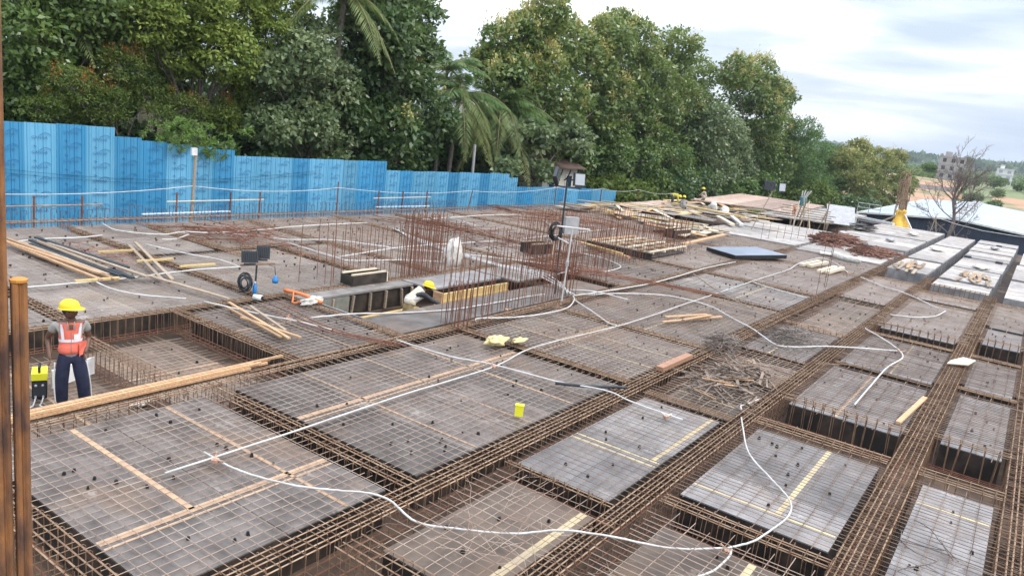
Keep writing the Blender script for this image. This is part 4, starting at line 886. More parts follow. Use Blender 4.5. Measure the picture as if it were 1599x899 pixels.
for i, l in enumerate(['left', 'right']):
    s_ = -.05+.1*i
    P = smooth_path([c+R @ Vector(p) for p in [(s_, .22, .05), (s_+.02, .32, -.0), (s_+.03, .5, .03), (s_-.1+.2*i, .62, .02), (-.25, .5+.1*i, .02), (-.3, .3, .015)]], 5)
    tag(MB().tube(P, .011, 5).ob('white_cable', PVC), l+' white cable hanging from the welding machine', 'cable', 'white cables of the welding machine')
tag(MB().box((-12.35, 5.75, -.33), (.03, .85, .3), math.radians(20)).ob('white_board', WHITE), 'grey white board behind the welding machine and worker legs', 'board')
pp = blob('paper_scraps', (-10.9, 6.1, -.5), (.06, .2, .04), CLOTHW, 'small white scraps on the pit floor right of the worker', 'scrap', 16, 10, 21, amp=.5)
# ------------------------------------------------------------ near posts at the left edge
NP = mat('rusty_channel', (0.29, 0.125, 0.045), .8, c2=(0.085, 0.045, 0.035), scale=16, coord='World', stretch=(1, 1, .35), detail=10, bump=1.0, pos=(.38, .62))
NPT = mat('orange_rust_top', (0.55, 0.24, 0.05), .7)
def near_post(px, py, w, z1, label):
    r_ = thing('steel_post', (px, py, -.56), label, 'steel post', 'rusty posts at the left edge')
    MB().box((px, py, (z1-.56)/2), (w*.55, w*.55, z1+.56), .6).ob('web', NP, r_)
    for k in range(4):
        a = .6+k*math.pi/2; o = Vector((math.cos(a), math.sin(a), 0))*w*.32
        MB().bar(Vector((px, py, -.56))+o, Vector((px, py, z1-.002))+o, w*.2, 8).ob('flange_bar', NP, r_)
    MB().lathe([(w*.5, 0), (w*.52, .008), (w*.3, .012)], (px, py, z1), 10).ob('cap', NPT, r_)
near_post(-2.32, .932, .046, 3.896, 'shorter rusty vertical post, cut off with an orange top')
near_post(-2.338, .888, .046, 5.4, 'taller rusty vertical post at the very left edge')
# ------------------------------------------------------------ far raised decks, loose timber
PINKP = ply_mat('reddish_plywood', (0.44, 0.31, 0.25), (0.32, 0.22, 0.18), (0.52, 0.44, 0.36), .65)
def raised(name, P, z, th, m, label, props=True):
    P = [Vector((*p, 0)) for p in P]; r_ = thing('raised_deck', (P[0]+P[2])/2+Vector((0, 0, ZB)), label, 'raised deck', 'raised formwork decks at the far side')
    a, b_, c_, d_ = P; n = 5
    for i in range(n):
        t0, t1 = i/n+.004, (i+1)/n-.004; q = [a.lerp(b_, t0), a.lerp(b_, t1), d_.lerp(c_, t1), d_.lerp(c_, t0)]; zz = z+random.uniform(-.03, .03)
        V = [(v.x, v.y, zz-th) for v in q]+[(v.x, v.y, zz) for v in q]
        ob('plywood_sheet', mesh('plywood_sheet', V, [(3, 2, 1, 0), (4, 5, 6, 7), (0, 1, 5, 4), (1, 2, 6, 5), (2, 3, 7, 6), (3, 0, 4, 7)], m), r_)
    for i in range(9):
        for e0, e1 in ((a, b_), (a, d_), (d_, c_), (b_, c_)):
            p = e0.lerp(e1, i/8)
            if i % 2 == 0: MB().bar((p.x, p.y, ZB), (p.x+random.uniform(-.1, .1), p.y, z-th), .05, 5).ob('prop', TIMBG, r_)
    return r_
raised('r', [(-22.5, 57), (-15.5, 60), (-17.0, 77), (-25.0, 76)], .45, .08, PINKP, 'reddish raised plywood deck where far workers crouch')
raised('r', [(-16.8, 55.5), (-12.3, 57.5), (-12.6, 74), (-17.6, 72)], .32, .10, PLYW, 'grey white raised deck below the leaning floodlights pole')
raised('r', [(-23.5, 46.5), (-19.2, 46), (-19.8, 55), (-24.3, 55)], .12, .06, PINKP, 'low pinkish deck nearest the fence end')
ft = np.random.RandomState(9)
for k in range(95):
    u = ft.uniform(0, 1); x = ft.uniform(-23.3, -13.8); y_ = 36.5+ft.beta(1.2, 1.2)*21+(-x-14)*.3
    if x > -15.8 and y_ > 40.5: y_ = 36.2+ft.uniform(0, 4); 
    a = ft.choice([0.05, 1.5, 1.62, -.1, .5, 2.2])+ft.normal(0, .12); Lh = ft.uniform(1.2, 4.2); z = .07+ft.uniform(0, .22)
    dx, dy = math.cos(a)*Lh/2, math.sin(a)*Lh/2
    if x+abs(dx) > -13.0: x = -13.2-abs(dx)
    m_ = [TIMBP, TIMB, TIMBG, TIMBY, TIMBP][k % 5]
    w = ft.choice([.14, .22, .4]); nm = {id(TIMBP): 'pale', id(TIMB): 'tan', id(TIMBG): 'grey', id(TIMBY): 'yellowish'}[id(m_)]
    tag(MB().beam((x-dx, y_-dy, z), (x+dx, y_+dy, z+ft.uniform(-.04, .12)), w, .05).ob('timber_plank', m_), f'{nm} loose plank among the timber littering the far left deck', 'plank', f'{nm} loose planks beyond the second core bars')
for k in range(44):
    x, y_ = ft.uniform(-22.5, -15.5), ft.uniform(38, 56)
    m_ = [PLYW, PINKP, PLYG][k % 3]; nm = ['pale', 'pinkish', 'grey'][k % 3]
    tag(MB().box((x, y_, .08+ft.uniform(0, .2)), (ft.uniform(.8, 2.4), ft.uniform(.8, 1.3), .018), M=Matrix.Rotation(ft.uniform(-.3, .3)+1.5*(k % 2), 3, 'Z') @ Matrix.Rotation(ft.uniform(-.06, .06), 3, 'X')).ob('plywood_piece', m_), f'{nm} loose plywood piece lying among the far timber', 'plywood piece', f'{nm} plywood pieces among the far timber')
for (p, q, w, m_, l) in [((-16.9, 47.8, .25), (-14.9, 44.9, .18), .3, TIMBP, 'pale thick plank angled at the right end of far timber'), ((-16.3, 48.6, .35), (-14.5, 45.4, .22), .22, WHITE, 'white square post lying at the right end of far timber'), ((-21.5, 51, .35), (-16.0, 50, .3), .5, TIMBY, 'wide yellow board in the middle of far timber')]:
    tag(MB().beam(p, q, w, .12).ob('timber_plank', m_), l, 'plank')
# sloping grey board, stacked boards and scaffolding at the far middle
tag(MB().box((-12.2, 61.0, .75), (2.0, 2.6, .06), M=Matrix.Rotation(.3, 3, 'Z') @ Matrix.Rotation(.5, 3, 'X')).ob('grey_board', GREYP), 'large light grey board leaning at the slab far edge', 'board')
for k in range(9):
    p = Vector((-14.0+ft.uniform(-1.2, 1.6), 55+ft.uniform(-1, 3), -.3)); h = ft.uniform(1.3, 2.3)
    tag(MB().bar(p, p+Vector((ft.uniform(-.5, .5), ft.uniform(-.3, .5), h)), .05, 5).ob('timber_prop', TIMBP if k % 2 else TIMBG), 'slanting timber prop standing between bare deck and raised deck', 'prop', 'slanting timber props at the far middle')
for k in range(6):
    tag(MB().beam((-14.9+ft.uniform(-.3, .3), 54, .4+.18*k), (-11.6+ft.uniform(-.3, .3), 55.2, .45+.15*k), .08, .06).ob('timber_rail', TIMBG), 'horizontal timber tied to the slanting far props', 'timber rail', 'horizontal timbers of the far props')
for k in range(10):
    tag(MB().box((-10.1+ft.uniform(-.5, .5), 58+ft.uniform(-1, 3.2), .1+.06*k), (.9, 1.1, .05), ft.uniform(-.4, .4)).ob('stacked_formboard', SIDE), 'dark board in the untidy stack right of the leaning grey board', 'board', 'dark boards stacked at the far edge')
wp = thing('parapet_beam', (-13, 70, .2), 'pale straight beam along the far slab edge before the trees', 'beam')
MB().beam((-19.5, 75.5, .28), (-9.5, 68.2, .25), .25, .2).ob('beam_body', WHITE, wp)
for k, (x, y_, z) in enumerate([(-10.1, 52.2, .2), (-7.0, 60.3, .3), (-7.3, 52.5, .25), (-4.6, 52, .2), (-2.0, 60.6, .2), (-1.9, 46, .15)]):
    blob('rubble_lump', (x, y_, z), (.25+.1*(k % 2), .5, .12), CLOTHW if k % 2 else GREYP, ['grey lump on the far left white deck', 'pale lump near the middle of the last deck', 'small lump before the dead palm deck', 'small pale lump on the far narrow deck', 'small lump on the farthest right deck', 'lump near a battened white deck edge'][k], 'rubble', 12, 8, 30+k)
for k in range(40):
    s1 = k < 20
    x = ft.uniform(-5.2, -4.1) if s1 else ft.uniform(-2.75, -1.2); y_ = (41.2 if s1 else 41.3)+ft.normal(0, 1.1); a = math.pi/2+ft.normal(0, .12)
    Lh = ft.uniform(1.2, 2.2) if s1 else ft.uniform(.8, 1.6)
    tag(MB().beam((x-math.cos(a)*Lh/2, y_-math.sin(a)*Lh/2, .08+ft.uniform(0, .08)), (x+math.cos(a)*Lh/2, y_+math.sin(a)*Lh/2, .09+ft.uniform(0, .08)), .13, .03).ob('timber_strip', TIMBG if k % 3 else TIMB), 'tan strip scattered on the '+('nearest bare narrow deck' if s1 else 'bare deck left of the widest cage line'), 'timber strip', 'tan strips on the '+('bare narrow deck' if s1 else 'bare right deck'))
for k, (x, y_) in enumerate([(-1.9, 64.3), (-2.9, 51.4), (-1.3, 50.9)]):
    tag(MB().box((x, y_, .0), (.35, .5, .35)).ob('dark_box', DARKG), ['dark square box in the trench before the last right deck', 'dark box in the gap between right decks, left one', 'dark box in the gap between right decks, right one'][k], 'box')
cw = thing('rope_frame', (-7.5, 69.2, .1), 'small A frame with rope leading right at slab end', 'frame')
MB().bar((-6.9, 69.2, .1), (-6.75, 69.3, 1.3), .04, 5).ob('leg', TIMBG, cw); MB().bar((-6.5, 69.2, .1), (-6.75, 69.3, 1.3), .04, 5).ob('leg', TIMBG, cw)
MB().tube([(-6.75, 69.3, 1.25), (-5.2, 69.4, .95), (-3.4, 69.5, .75), (-1.2, 69.6, .72), (1, 69.7, .8)], .02, 4).ob('rope', PVC, cw)
# ------------------------------------------------------------ warehouse
WS = thing('warehouse', (-7, 122, -7), 'long low shed with pale metal roof and dark navy end wall', 'warehouse')
a = math.radians(2.2); Rw = Matrix.Rotation(a, 3, 'Z'); o0 = Vector((-15.06, 85, 0))
def wpt(x, y_, z): return tuple(o0+Rw @ Vector((x, y_, 0))+Vector((0, 0, z)))
NAVY = mat('navy_cladding', (0.030, 0.042, 0.075), .6, c2=(0.042, 0.055, 0.095), scale=1.5, coord='World', stretch=(1, 1, .1))
ROOF = mat('pale_roof_sheet', (0.34, 0.385, 0.42), .4, c2=(0.42, 0.46, 0.49), scale=.25, coord='World')
Wd, Lw, ez, rz_ = 17.0, 78, -.14, .60
fr = [wpt(0, 0, -7.4), wpt(Wd, 0, -7.4), wpt(Wd, 0, ez-.12), wpt(Wd/2, 0, rz_-.12), wpt(0, 0, ez-.12)]
bk = [wpt(0, Lw, -7.4), wpt(Wd, Lw, -7.4), wpt(Wd, Lw, ez-.12), wpt(Wd/2, Lw, rz_-.12), wpt(0, Lw, ez-.12)]
ob('wall', mesh('wall', fr+bk, [(0, 1, 2, 3, 4), (9, 8, 7, 6, 5), (0, 4, 9, 5), (1, 6, 7, 2)], NAVY), WS)
b = MB()
for i in range(56): b.bar(wpt(.15+i*.3, -.02, -7), wpt(.15+i*.3, -.02, (ez+(rz_-ez)*(1-abs(.15+i*.3-Wd/2)/(Wd/2)))-.16), .03, 4)
tag(b.ob('cladding_rib', NAVY, WS), kind='stuff')
for s_ in (0, 1):
    xs_ = (-.35, Wd/2) if s_ == 0 else (Wd/2, Wd+.35); n = 26; V = []; F = []
    for i in range(n*4+1):
        yy = -.4+(Lw+.8)*i/(n*4); dz = .05 if i % 4 == 0 else 0
        V += [wpt(xs_[0], yy, (ez if s_ == 0 else rz_)+dz), wpt(xs_[1], yy, (rz_ if s_ == 0 else ez)+dz)]
    F = [(2*i, 2*i+1, 2*i+3, 2*i+2) for i in range(n*4)]
    ob('roof_slope', mesh('roof_slope', V, F, ROOF), WS)
for i in range(20): MB().box(wpt(Wd/2, 3+i*3.6, rz_+.22), (1.5, 1.5, .28), a).ob('ridge_vent', GREYP if i % 3 else WHITE, WS)
MB().beam(wpt(-.36, -.4, ez-.05), wpt(-.36, Lw, ez-.05), .14, .16).ob('gutter', WHITE, WS)
MB().beam(wpt(-.36, -.42, ez), wpt(Wd/2, -.42, rz_), .05, .16).ob('barge_board', WHITE, WS); MB().beam(wpt(Wd/2, -.42, rz_), wpt(Wd+.3, -.42, ez), .05, .16).ob('barge_board', WHITE, WS)
MB().bar(wpt(-.3, -.5, -7.2), wpt(-.3, -.5, ez), .1, 6).ob('downpipe', WHITE, WS)
lf = thing('roof_ladder_frame', wpt(0, 1, 0), 'small white railing frame at the left corner of shed roof', 'railing')
for p, q in [((-.6, 1, -.3), (-.6, 1, .8)), ((1.6, 1, -.1), (1.6, 1, .8)), ((.5, 1, -.2), (.5, 1, .8)), ((-.6, 1, .8), (1.6, 1, .8)), ((-.6, 1, .35), (1.6, 1, .35))]:
    MB().bar(wpt(*p), wpt(*q), .045, 5).ob('rail_tube', GREYP, lf)
# ------------------------------------------------------------ houses behind the trees
TILE = mat('red_roof_tiles', (0.30, 0.10, 0.06), .8, c2=(0.20, 0.07, 0.05), scale=2, coord='World', stretch=(1, 4, 1))
CREAM = mat('cream_wall', (0.55, 0.50, 0.42), .9, c2=(0.45, 0.41, 0.35), scale=1, coord='World')
def house(x, y0, y1, ze, zr, wid, mw, mr, label, wn=3):
    r_ = thing('house', (x, (y0+y1)/2, -1.4), label, 'house')
    MB().box((x-wid/2, (y0+y1)/2, (ze-1.4)/2), (wid, y1-y0, ze+1.4)).ob('wall', mw, r_)
    V = [(x+.5, y0-.4, ze-.1), (x+.5, y1+.4, ze-.1), (x-wid/2, y1+.4, zr), (x-wid/2, y0-.4, zr), (x-wid-.5, y0-.4, ze-.1), (x-wid-.5, y1+.4, ze-.1)]
    V += [(a_, b_, c_+.08) for a_, b_, c_ in V]
    ob('roof', mesh('roof', V, [(0, 3, 2, 1), (3, 4, 5, 2), (6, 7, 8, 9), (9, 8, 11, 10), (0, 1, 7, 6), (4, 10, 11, 5), (0, 6, 9, 3), (3, 9, 10, 4), (1, 2, 8, 7), (2, 5, 11, 8)], mr), r_)
    for i in range(wn):
        yy = y0+(y1-y0)*(i+.5)/wn
        f = MB().box((x+.02, yy, ze-1.1), (.08, .9, 1.1)).ob('window', WHITE, r_); MB().box((x+.05, yy, ze-1.1), (.05, .74, .94)).ob('pane', GLASSB, f)
    return r_
house(-36, 39.5, 44.5, 1.7, 2.9, 6, CREAM, TILE, 'house with red tiled roof glimpsed left of the grey pole', 2)
house(-37, 48.5, 54.0, 1.2, 2.2, 6, CREAM, mat('reddish_sheet', (0.16, 0.08, 0.065), .7), 'low dark red roofed house right of the grey pole', 2)
hs_ = house(-28.5, 44.4, 49.0, 1.95, 2.75, 4, CREAM, mat('brown_tiles', (0.12, 0.075, 0.06), .8), 'cream house with curved black brackets above the fence end', 2)
for i in range(4):
    yy = 45.0+i*1.1; P = [(-28.45, yy, 1.0), (-28.3, yy, 1.1), (-28.1, yy, 1.45), (-28.0, yy, 1.8)]
    MB().tube(smooth_path(P, 3), .05, 5).ob('bracket', BLKP, hs_)
house(-38.5, 19.8, 23.4, 4.1, 5.1, 4, CREAM, ROOF, 'building with white roof sheets showing between left trees', 2)
tag(MB().bar((-27.2, 34.9, -1.3), (-27.2, 34.75, 3.1), .085, 10).ob('grey_pole', GREYP), 'short grey round pole rising behind the fence by the palms', 'pole')
# ------------------------------------------------------------ far buildings
RAW = mat('raw_blockwork', (0.42, 0.39, 0.38), .9, c2=(0.34, 0.31, 0.30), scale=.5, coord='World')
def far_building(name, c, w, d, h, m, label, cols, rows_, rz, cat='building', wm=None):
    c = Vector(c); R = Matrix.Rotation(rz, 3, 'Z'); r_ = thing(name, c, label, cat)
    MB().box(c+Vector((0, 0, h/2)), (w, d, h), rz).ob('wall', m, r_)
    for j in range(rows_+1): MB().box(c+Vector((0, 0, h*j/rows_ if j else .1)), (w+.5, d+.5, .3), rz).ob('floor_slab', RAW if m is RAW else WHITE, r_)
    for j in range(rows_):
        for i in range(cols):
            p = c+R @ Vector((-w/2+w*(i+.5)/cols, -d/2-.02, 0))+Vector((0, 0, h*(j+.5)/rows_))
            MB().box(p, (w/cols*.42, .12, h/rows_*.5), rz).ob('window', wm or SIDE, r_)
            if i < 2:
                p = c+R @ Vector((w/2+.02, -d/2+d*(i+.5)/2, 0))+Vector((0, 0, h*(j+.5)/rows_)); MB().box(p, (.12, d*.2, h/rows_*.5), rz).ob('window', wm or SIDE, r_)
    MB().box(c+R @ Vector((-w*.2, 0, h+1)), (w*.25, d*.5, 1.6), rz).ob('roof_room', m, r_)
    return r_
far_building('unfinished_building', (-31.2, 332, 3.6), 8.6, 8, 8.4, RAW, 'unfinished raw concrete block with open windows behind bare tree', 3, 3, .15)
far_building('white_building', (-17.6, 422, 3.6), 6.8, 8, 7.6, WHITE, 'small white tower like building at the far right', 2, 3, .05, wm=GREYP)
fr_ = np.random.RandomState(4)
for k in range(16):
    x, y_ = -290+fr_.uniform(-60, 110), 1350+fr_.uniform(-60, 350); w = fr_.uniform(12, 26)
    b_ = thing('distant_house', (x, y_, terr(x, y_)-1), 'tiny white building on the hazy distant hillside', 'building', 'tiny white buildings on the hill')
    MB().box((x, y_, terr(x, y_)+3), (w, 12, fr_.uniform(8, 16))).ob('wall', WHITE, b_)
for k, (p, q, l) in enumerate([((-40, 262), (-22, 268), 'low grey compound wall before the unfinished building'), ((-22, 205), (4, 245), 'slanting pale compound wall right of the bare tree'), ((-6, 300), (6, 232), 'short pale wall at the right edge before the green field')]):
    n = 14; r_ = thing('compound_wall', (p[0], p[1], terr(*p)), l, 'wall')
    for i in range(n):
        a0 = Vector((p[0]+(q[0]-p[0])*i/n, p[1]+(q[1]-p[1])*i/n, 0)); a1 = Vector((p[0]+(q[0]-p[0])*(i+1)/n, p[1]+(q[1]-p[1])*(i+1)/n, 0)); zz = min(terr(a0.x, a0.y), terr(a1.x, a1.y))
        MB().beam(a0+Vector((0, 0, zz+.7)), a1+Vector((0, 0, zz+.7)), .25, 2.2).ob('wall_panel', CREAM if k else RAW, r_)
# ------------------------------------------------------------ people
from mathutils.bvhtree import BVHTree
SKIN = mat('dark_skin', (0.11, 0.055, 0.036), .5, c2=(0.14, 0.07, 0.045), scale=14)
HAIR = mat('black_hair', (0.012, 0.011, 0.01), .8)
EYEW = mat('eye_white', (0.6, 0.58, 0.55), .3)
VEST = mat('orange_vest', (0.80, 0.19, 0.13), .75, c2=(0.74, 0.15, 0.10), scale=9, bump=.6)
TAPE = mat('silver_tape', (0.74, 0.72, 0.76), .4)
NAVYC = mat('navy_trousers', (0.008, 0.011, 0.034), .85, c2=(0.016, 0.021, 0.055), scale=9, bump=.7)
GREYC = mat('grey_shirt', (0.30, 0.29, 0.27), .85, c2=(0.24, 0.23, 0.22), scale=9, bump=.5)
DKC = mat('dark_shirt', (0.03, 0.032, 0.036), .8, c2=(0.05, 0.05, 0.055), scale=9, bump=.5)
KHA = mat('khaki_cloth', (0.32, 0.24, 0.10), .85, c2=(0.24, 0.17, 0.07), scale=10, bump=.6)
KHAW = mat('pale_vest', (0.66, 0.62, 0.52), .8, c2=(0.56, 0.5, 0.36), scale=8, bump=.4)
BEIGE = mat('beige_cloth', (0.42, 0.36, 0.27), .85, c2=(0.34, 0.29, 0.22), scale=10, bump=.5)
YCL = mat('yellow_green_cloth', (0.62, 0.55, 0.10), .85, c2=(0.5, 0.44, 0.1), scale=10, bump=.5)
def skin_mesh(nodes, edges, root, sub=2):
    """grow one smooth skin over a graph of joints; returns vertices and faces"""
    me = bpy.data.meshes.new('s'); idx = {k: i for i, k in enumerate(nodes)}
    me.from_pydata([n[0] for n in nodes.values()], [(idx[a], idx[b]) for a, b in edges], [])
    o = bpy.data.objects.new('s', me); COL.objects.link(o)
    md = o.modifiers.new('k', 'SKIN'); md.use_smooth_shade = True
    md.branch_smoothing = .4
    for i, (k, n) in enumerate(nodes.items()):
        sv = me.skin_vertices[0].data[i]; rr = n[1]; sv.radius = rr if isinstance(rr, tuple) else (rr, rr); sv.use_root = (k == root)
    ms = o.modifiers.new('u', 'SUBSURF'); ms.levels = sub; ms.render_levels = sub
    bpy.context.view_layer.update()
    e = bpy.data.meshes.new_from_object(o.evaluated_get(bpy.context.evaluated_depsgraph_get()))
    V = [v.co.copy() for v in e.vertices]; F = [tuple(p.vertices) for p in e.polygons]
    bpy.data.objects.remove(o); return V, F
def head_mesh(c, yaw, pitch=0, s=1.0):
    """head with brow, nose, chin, mouth line and ears, facing +Y"""
    b = MB().ball((0, 0, 0), 1, 28, 20); V = []
    for v in b.V:
        x, y, z = v; X = x*.075; Y = y*.095; Z = z*.118
        if z < 0: X *= 1-.28*(-z)**1.4; Y *= 1-.12*(-z)
        if y > 0:
            f = math.exp(-(x/.20)**2)*math.exp(-((z+.12)/.20)**2); Y += .022*f
            Y += .006*math.exp(-((z-.22)/.10)**2)*math.exp(-(x/.5)**2)
            for e_ in (-.36, .36): Y -= .010*math.exp(-((x-e_)/.16)**2-((z-.05)/.11)**2)
            Y += .009*math.exp(-(x/.28)**2)*math.exp(-((z+.46)/.09)**2); Y += .010*math.exp(-(x/.3)**2)*math.exp(-((z+.80)/.16)**2)
        for e_ in (-1, 1):
            X += e_*.016*math.exp(-((z+.02)/.20)**2-((y+.05)/.16)**2)*(1 if x*e_ > .8 else 0)
        V.append(Vector((X, Y, Z))*s)
    R = Matrix.Rotation(yaw, 3, 'Z') @ Matrix.Rotation(pitch, 3, 'X')
    return [R @ v+Vector(c) for v in V], b.F, R
def person(origin, rz, J, cl, label, head_yaw=0, head_pitch=0, helmet=YEL, flat=True, fingers=True, sub=2):
    """J: joints in the person's frame (facing +Y); cl: clothing spec"""
    root = thing('person', origin, label, 'person'); O = Vector(origin); R0 = Matrix.Rotation(rz, 3, 'Z')
    def W_(V): return [tuple(O+R0 @ Vector(v)) for v in V]
    def FL(V):
        if not flat: return V
        out = []
        for v in V:
            v = Vector(v); z = v.z; zc = J['pelvis'][2]
            k = sstep(zc-.10, zc+.02, z)*(1-sstep(J['neck'][2]-.03, J['neck'][2]+.03, z))*(1-sstep(.20, .26, abs(v.x)))
            cy = J['pelvis'][1] if z < zc else J['chest'][1]
            v.y = cy+(v.y-cy)*(1-.32*k); out.append(v)
        return out
    n = {}
    for k, r in dict(pelvis=.125, belly=.115, chest=.135, upper=.115, neck=.055, skull=.055, shL=.062, elL=.042, wrL=.028, shR=.062, elR=.042, wrR=.028, hipL=.085, knL=.056, anL=.038, toL=.034, hipR=.085, knR=.056, anR=.038, toR=.034).items():
        n[k] = (J[k], r)
    E = [('pelvis', 'belly'), ('belly', 'chest'), ('chest', 'upper'), ('upper', 'neck'), ('neck', 'skull'), ('pelvis', 'hipL'), ('hipL', 'knL'), ('knL', 'anL'), ('anL', 'toL'), ('pelvis', 'hipR'), ('hipR', 'knR'), ('knR', 'anR'), ('anR', 'toR'),
         ('upper', 'shL'), ('shL', 'elL'), ('elL', 'wrL'), ('upper', 'shR'), ('shR', 'elR'), ('elR', 'wrR')]
    for s in 'LR':
        w = Vector(J['wr'+s]); d = (w-Vector(J['el'+s])).normalized(); sd_ = Vector((0, 1, 0)) if abs(d.z) > .5 else Vector((1, 0, 0))
        side = (sd_-d*sd_.dot(d)).normalized(); nrm = d.cross(side)
        pm = w+d*.05; n['pm'+s] = (tuple(pm), (.034, .018)); E.append(('wr'+s, 'pm'+s))
        if fingers:
            for i in range(4):
                o_ = side*(.027-.018*i); Lf = (.066, .075, .07, .055)[i]; bend = nrm*(.012+.004*i)*(-1 if s == 'L' else 1)
                k1, k2, k3 = f'f{s}{i}a', f'f{s}{i}b', f'f{s}{i}c'
                n[k1] = (tuple(pm+d*.035+o_), .0095); n[k2] = (tuple(pm+d*(.035+Lf*.5)+o_+bend*.6), .0088); n[k3] = (tuple(pm+d*(.035+Lf*.9)+o_+bend*2), .0078)
                E += [('pm'+s, k1), (k1, k2), (k2, k3)]
            n['t'+s+'a'] = (tuple(w+d*.03+side*.036), .011); n['t'+s+'b'] = (tuple(w+d*.07+side*.055), .0095)
            E += [('pm'+s, 't'+s+'a'), ('t'+s+'a', 't'+s+'b')]
    V, F = skin_mesh(n, E, 'pelvis', sub); V = FL(V)
    hv, hf, HR = head_mesh(Vector(J['head']), head_yaw, head_pitch); k = len(V); V = list(V)+hv; F = F+[tuple(i+k for i in f) for f in hf]
    ob('body', mesh('body', W_(V), F, SKIN, True), root)
    HC = Vector(J['head'])
    def hp(b, name, m, sm=True): return ob(name, mesh(name, W_([HR @ Vector(v)+HC for v in b.V]), b.F, m, sm), root)
    b = MB()
    for e_ in (-.027, .027): b.ball((e_, .083, .008), .0095, 8, 6)
    hp(b, 'eye', EYEW); b = MB()
    for e_ in (-.027, .027): b.ball((e_, .0895, .008), .0055, 8, 6)
    hp(b, 'pupil', HAIR); hp(MB().ball((0, .094, -.054), (.022, .006, .004), 8, 6), 'mouth', HAIR)
    b = MB().ball((0, -.008, .028), (.081, .097, .108), 20, 12); V = [(x, y, max(z, -.028+(.05 if y > .04 else 0))) for x, y, z in b.V]; b.V = V; hp(b, 'hair', HAIR)
    if helmet:
        prof = [(.128, .055), (.127, .075), (.122, .105), (.108, .140), (.082, .165), (.045, .178), (.0, .182)]
        b = MB(); N_ = 24
        for (r, z) in prof:
            for j in range(N_):
                t = 2*math.pi*j/N_; b.V.append((r*.93*math.cos(t), r*1.12*math.sin(t), z))
        for i in range(len(prof)-1):
            for j in range(N_): b.F.append((i*N_+j, i*N_+(j+1) % N_, (i+1)*N_+(j+1) % N_, (i+1)*N_+j))
        for (z, kk) in ((.055, 1.0), (.048, 1.0)):
            for j in range(N_):
                t = 2*math.pi*j/N_; ex = .012+(.05*max(0, math.sin(t))**2); b.V.append(((.128+ex*.8)*.93*math.cos(t), (.128+ex)*1.12*math.sin(t), z-.012*max(0, math.sin(t))))
        q = len(prof)*N_
        for j in range(N_): b.F.append((j, q+j, q+(j+1) % N_, (j+1) % N_)); b.F.append((q+j, q+N_+j, q+N_+(j+1) % N_, q+(j+1) % N_))
        hm = hp(b, 'helmet', helmet)
        rb = MB().tube([(0, y_, .055+math.sqrt(max(0, 1-(y_/.145)**2))*.130) for y_ in np.linspace(-.12, .12, 9)], .010, 6); rb.V = [tuple(v) for v in rb.V]
        r2 = mesh('ridge', W_([HR @ Vector(v)+HC for v in rb.V]), rb.F, helmet, True); ob('ridge', r2, hm)
    def garment(name, keys, extra_edges, radii, m, root_key, sub_=2, cut=None):
        nn = {k: (J[k] if k in J else extra[k], radii[k]) for k in keys}
        V, F = skin_mesh(nn, extra_edges, root_key, sub_); V = FL(V)
        if name != 'trousers' or True: pass
        return ob(name, mesh(name, W_(V), F, m, True), root), V, F
    extra = {}
    for s in 'LR':
        a, e_ = Vector(J['sh'+s]), Vector(J['el'+s]); extra['sl'+s] = tuple(a.lerp(e_, cl.get('sleeve', .55)))
        extra['cu'+s] = tuple(Vector(J['an'+s])+Vector((0, 0, .015)))
        w_ = Vector(J['wr'+s]); extra['wc'+s] = tuple(w_.lerp(e_, .12))
    extra['nk'] = tuple(Vector(J['upper']).lerp(Vector(J['neck']), .55)); extra['hem'] = tuple(Vector(J['pelvis'])+Vector((0, 0, -.03))); extra['hems'] = tuple(Vector(J['pelvis'])+Vector((0, 0, -.075)))
    # trousers
    garment('trousers', ['pelvis', 'belly', 'hipL', 'knL', 'cuL', 'hipR', 'knR', 'cuR'], [('belly', 'pelvis'), ('pelvis', 'hipL'), ('hipL', 'knL'), ('knL', 'cuL'), ('pelvis', 'hipR'), ('hipR', 'knR'), ('knR', 'cuR')],
            dict(pelvis=.155, belly=.12, hipL=.118, knL=.096, cuL=.086, hipR=.118, knR=.096, cuR=.086), cl['trousers'], 'pelvis')
    # shirt
    if cl.get('long'):
        ks = ['hem', 'belly', 'chest', 'upper', 'shL', 'elL', 'wcL', 'shR', 'elR', 'wcR']; es = [('hem', 'belly'), ('belly', 'chest'), ('chest', 'upper'), ('upper', 'shL'), ('shL', 'elL'), ('elL', 'wcL'), ('upper', 'shR'), ('shR', 'elR'), ('elR', 'wcR')]
    else:
        ks = ['hems', 'belly', 'chest', 'upper', 'nk', 'shL', 'slL', 'shR', 'slR']; es = [('hems', 'belly'), ('belly', 'chest'), ('chest', 'upper'), ('upper', 'nk'), ('upper', 'shL'), ('shL', 'slL'), ('upper', 'shR'), ('shR', 'slR')]
    sr = dict(hems=.172, nk=.068, hem=.165, belly=.145, chest=.155, upper=.122, shL=.078, slL=.072, shR=.078, slR=.072, elL=.058, elR=.058, wcL=.042, wcR=.042)
    garment('shirt', ks, es, {k: sr[k] for k in ks}, cl['shirt'], 'chest')
    if cl.get('vest'):
        J2 = {}
        extra['vs1'] = tuple(Vector(J['shL'])*.72+Vector(J['upper'])*.28+Vector((0, 0, .012))); extra['vs2'] = tuple(Vector(J['shR'])*.72+Vector(J['upper'])*.28+Vector((0, 0, .012)))
        vo, VV, VF = garment('vest', ['hem', 'belly', 'chest', 'upper', 'vs1', 'vs2'], [('hem', 'belly'), ('belly', 'chest'), ('chest', 'upper'), ('upper', 'vs1'), ('upper', 'vs2')], dict(hem=.19, belly=.178, chest=.18, upper=.14, vs1=.088, vs2=.088), cl['vest'], 'chest')
        tr = BVHTree.FromPolygons([tuple(v) for v in VV], VF)
        C0 = Vector(J['chest'])
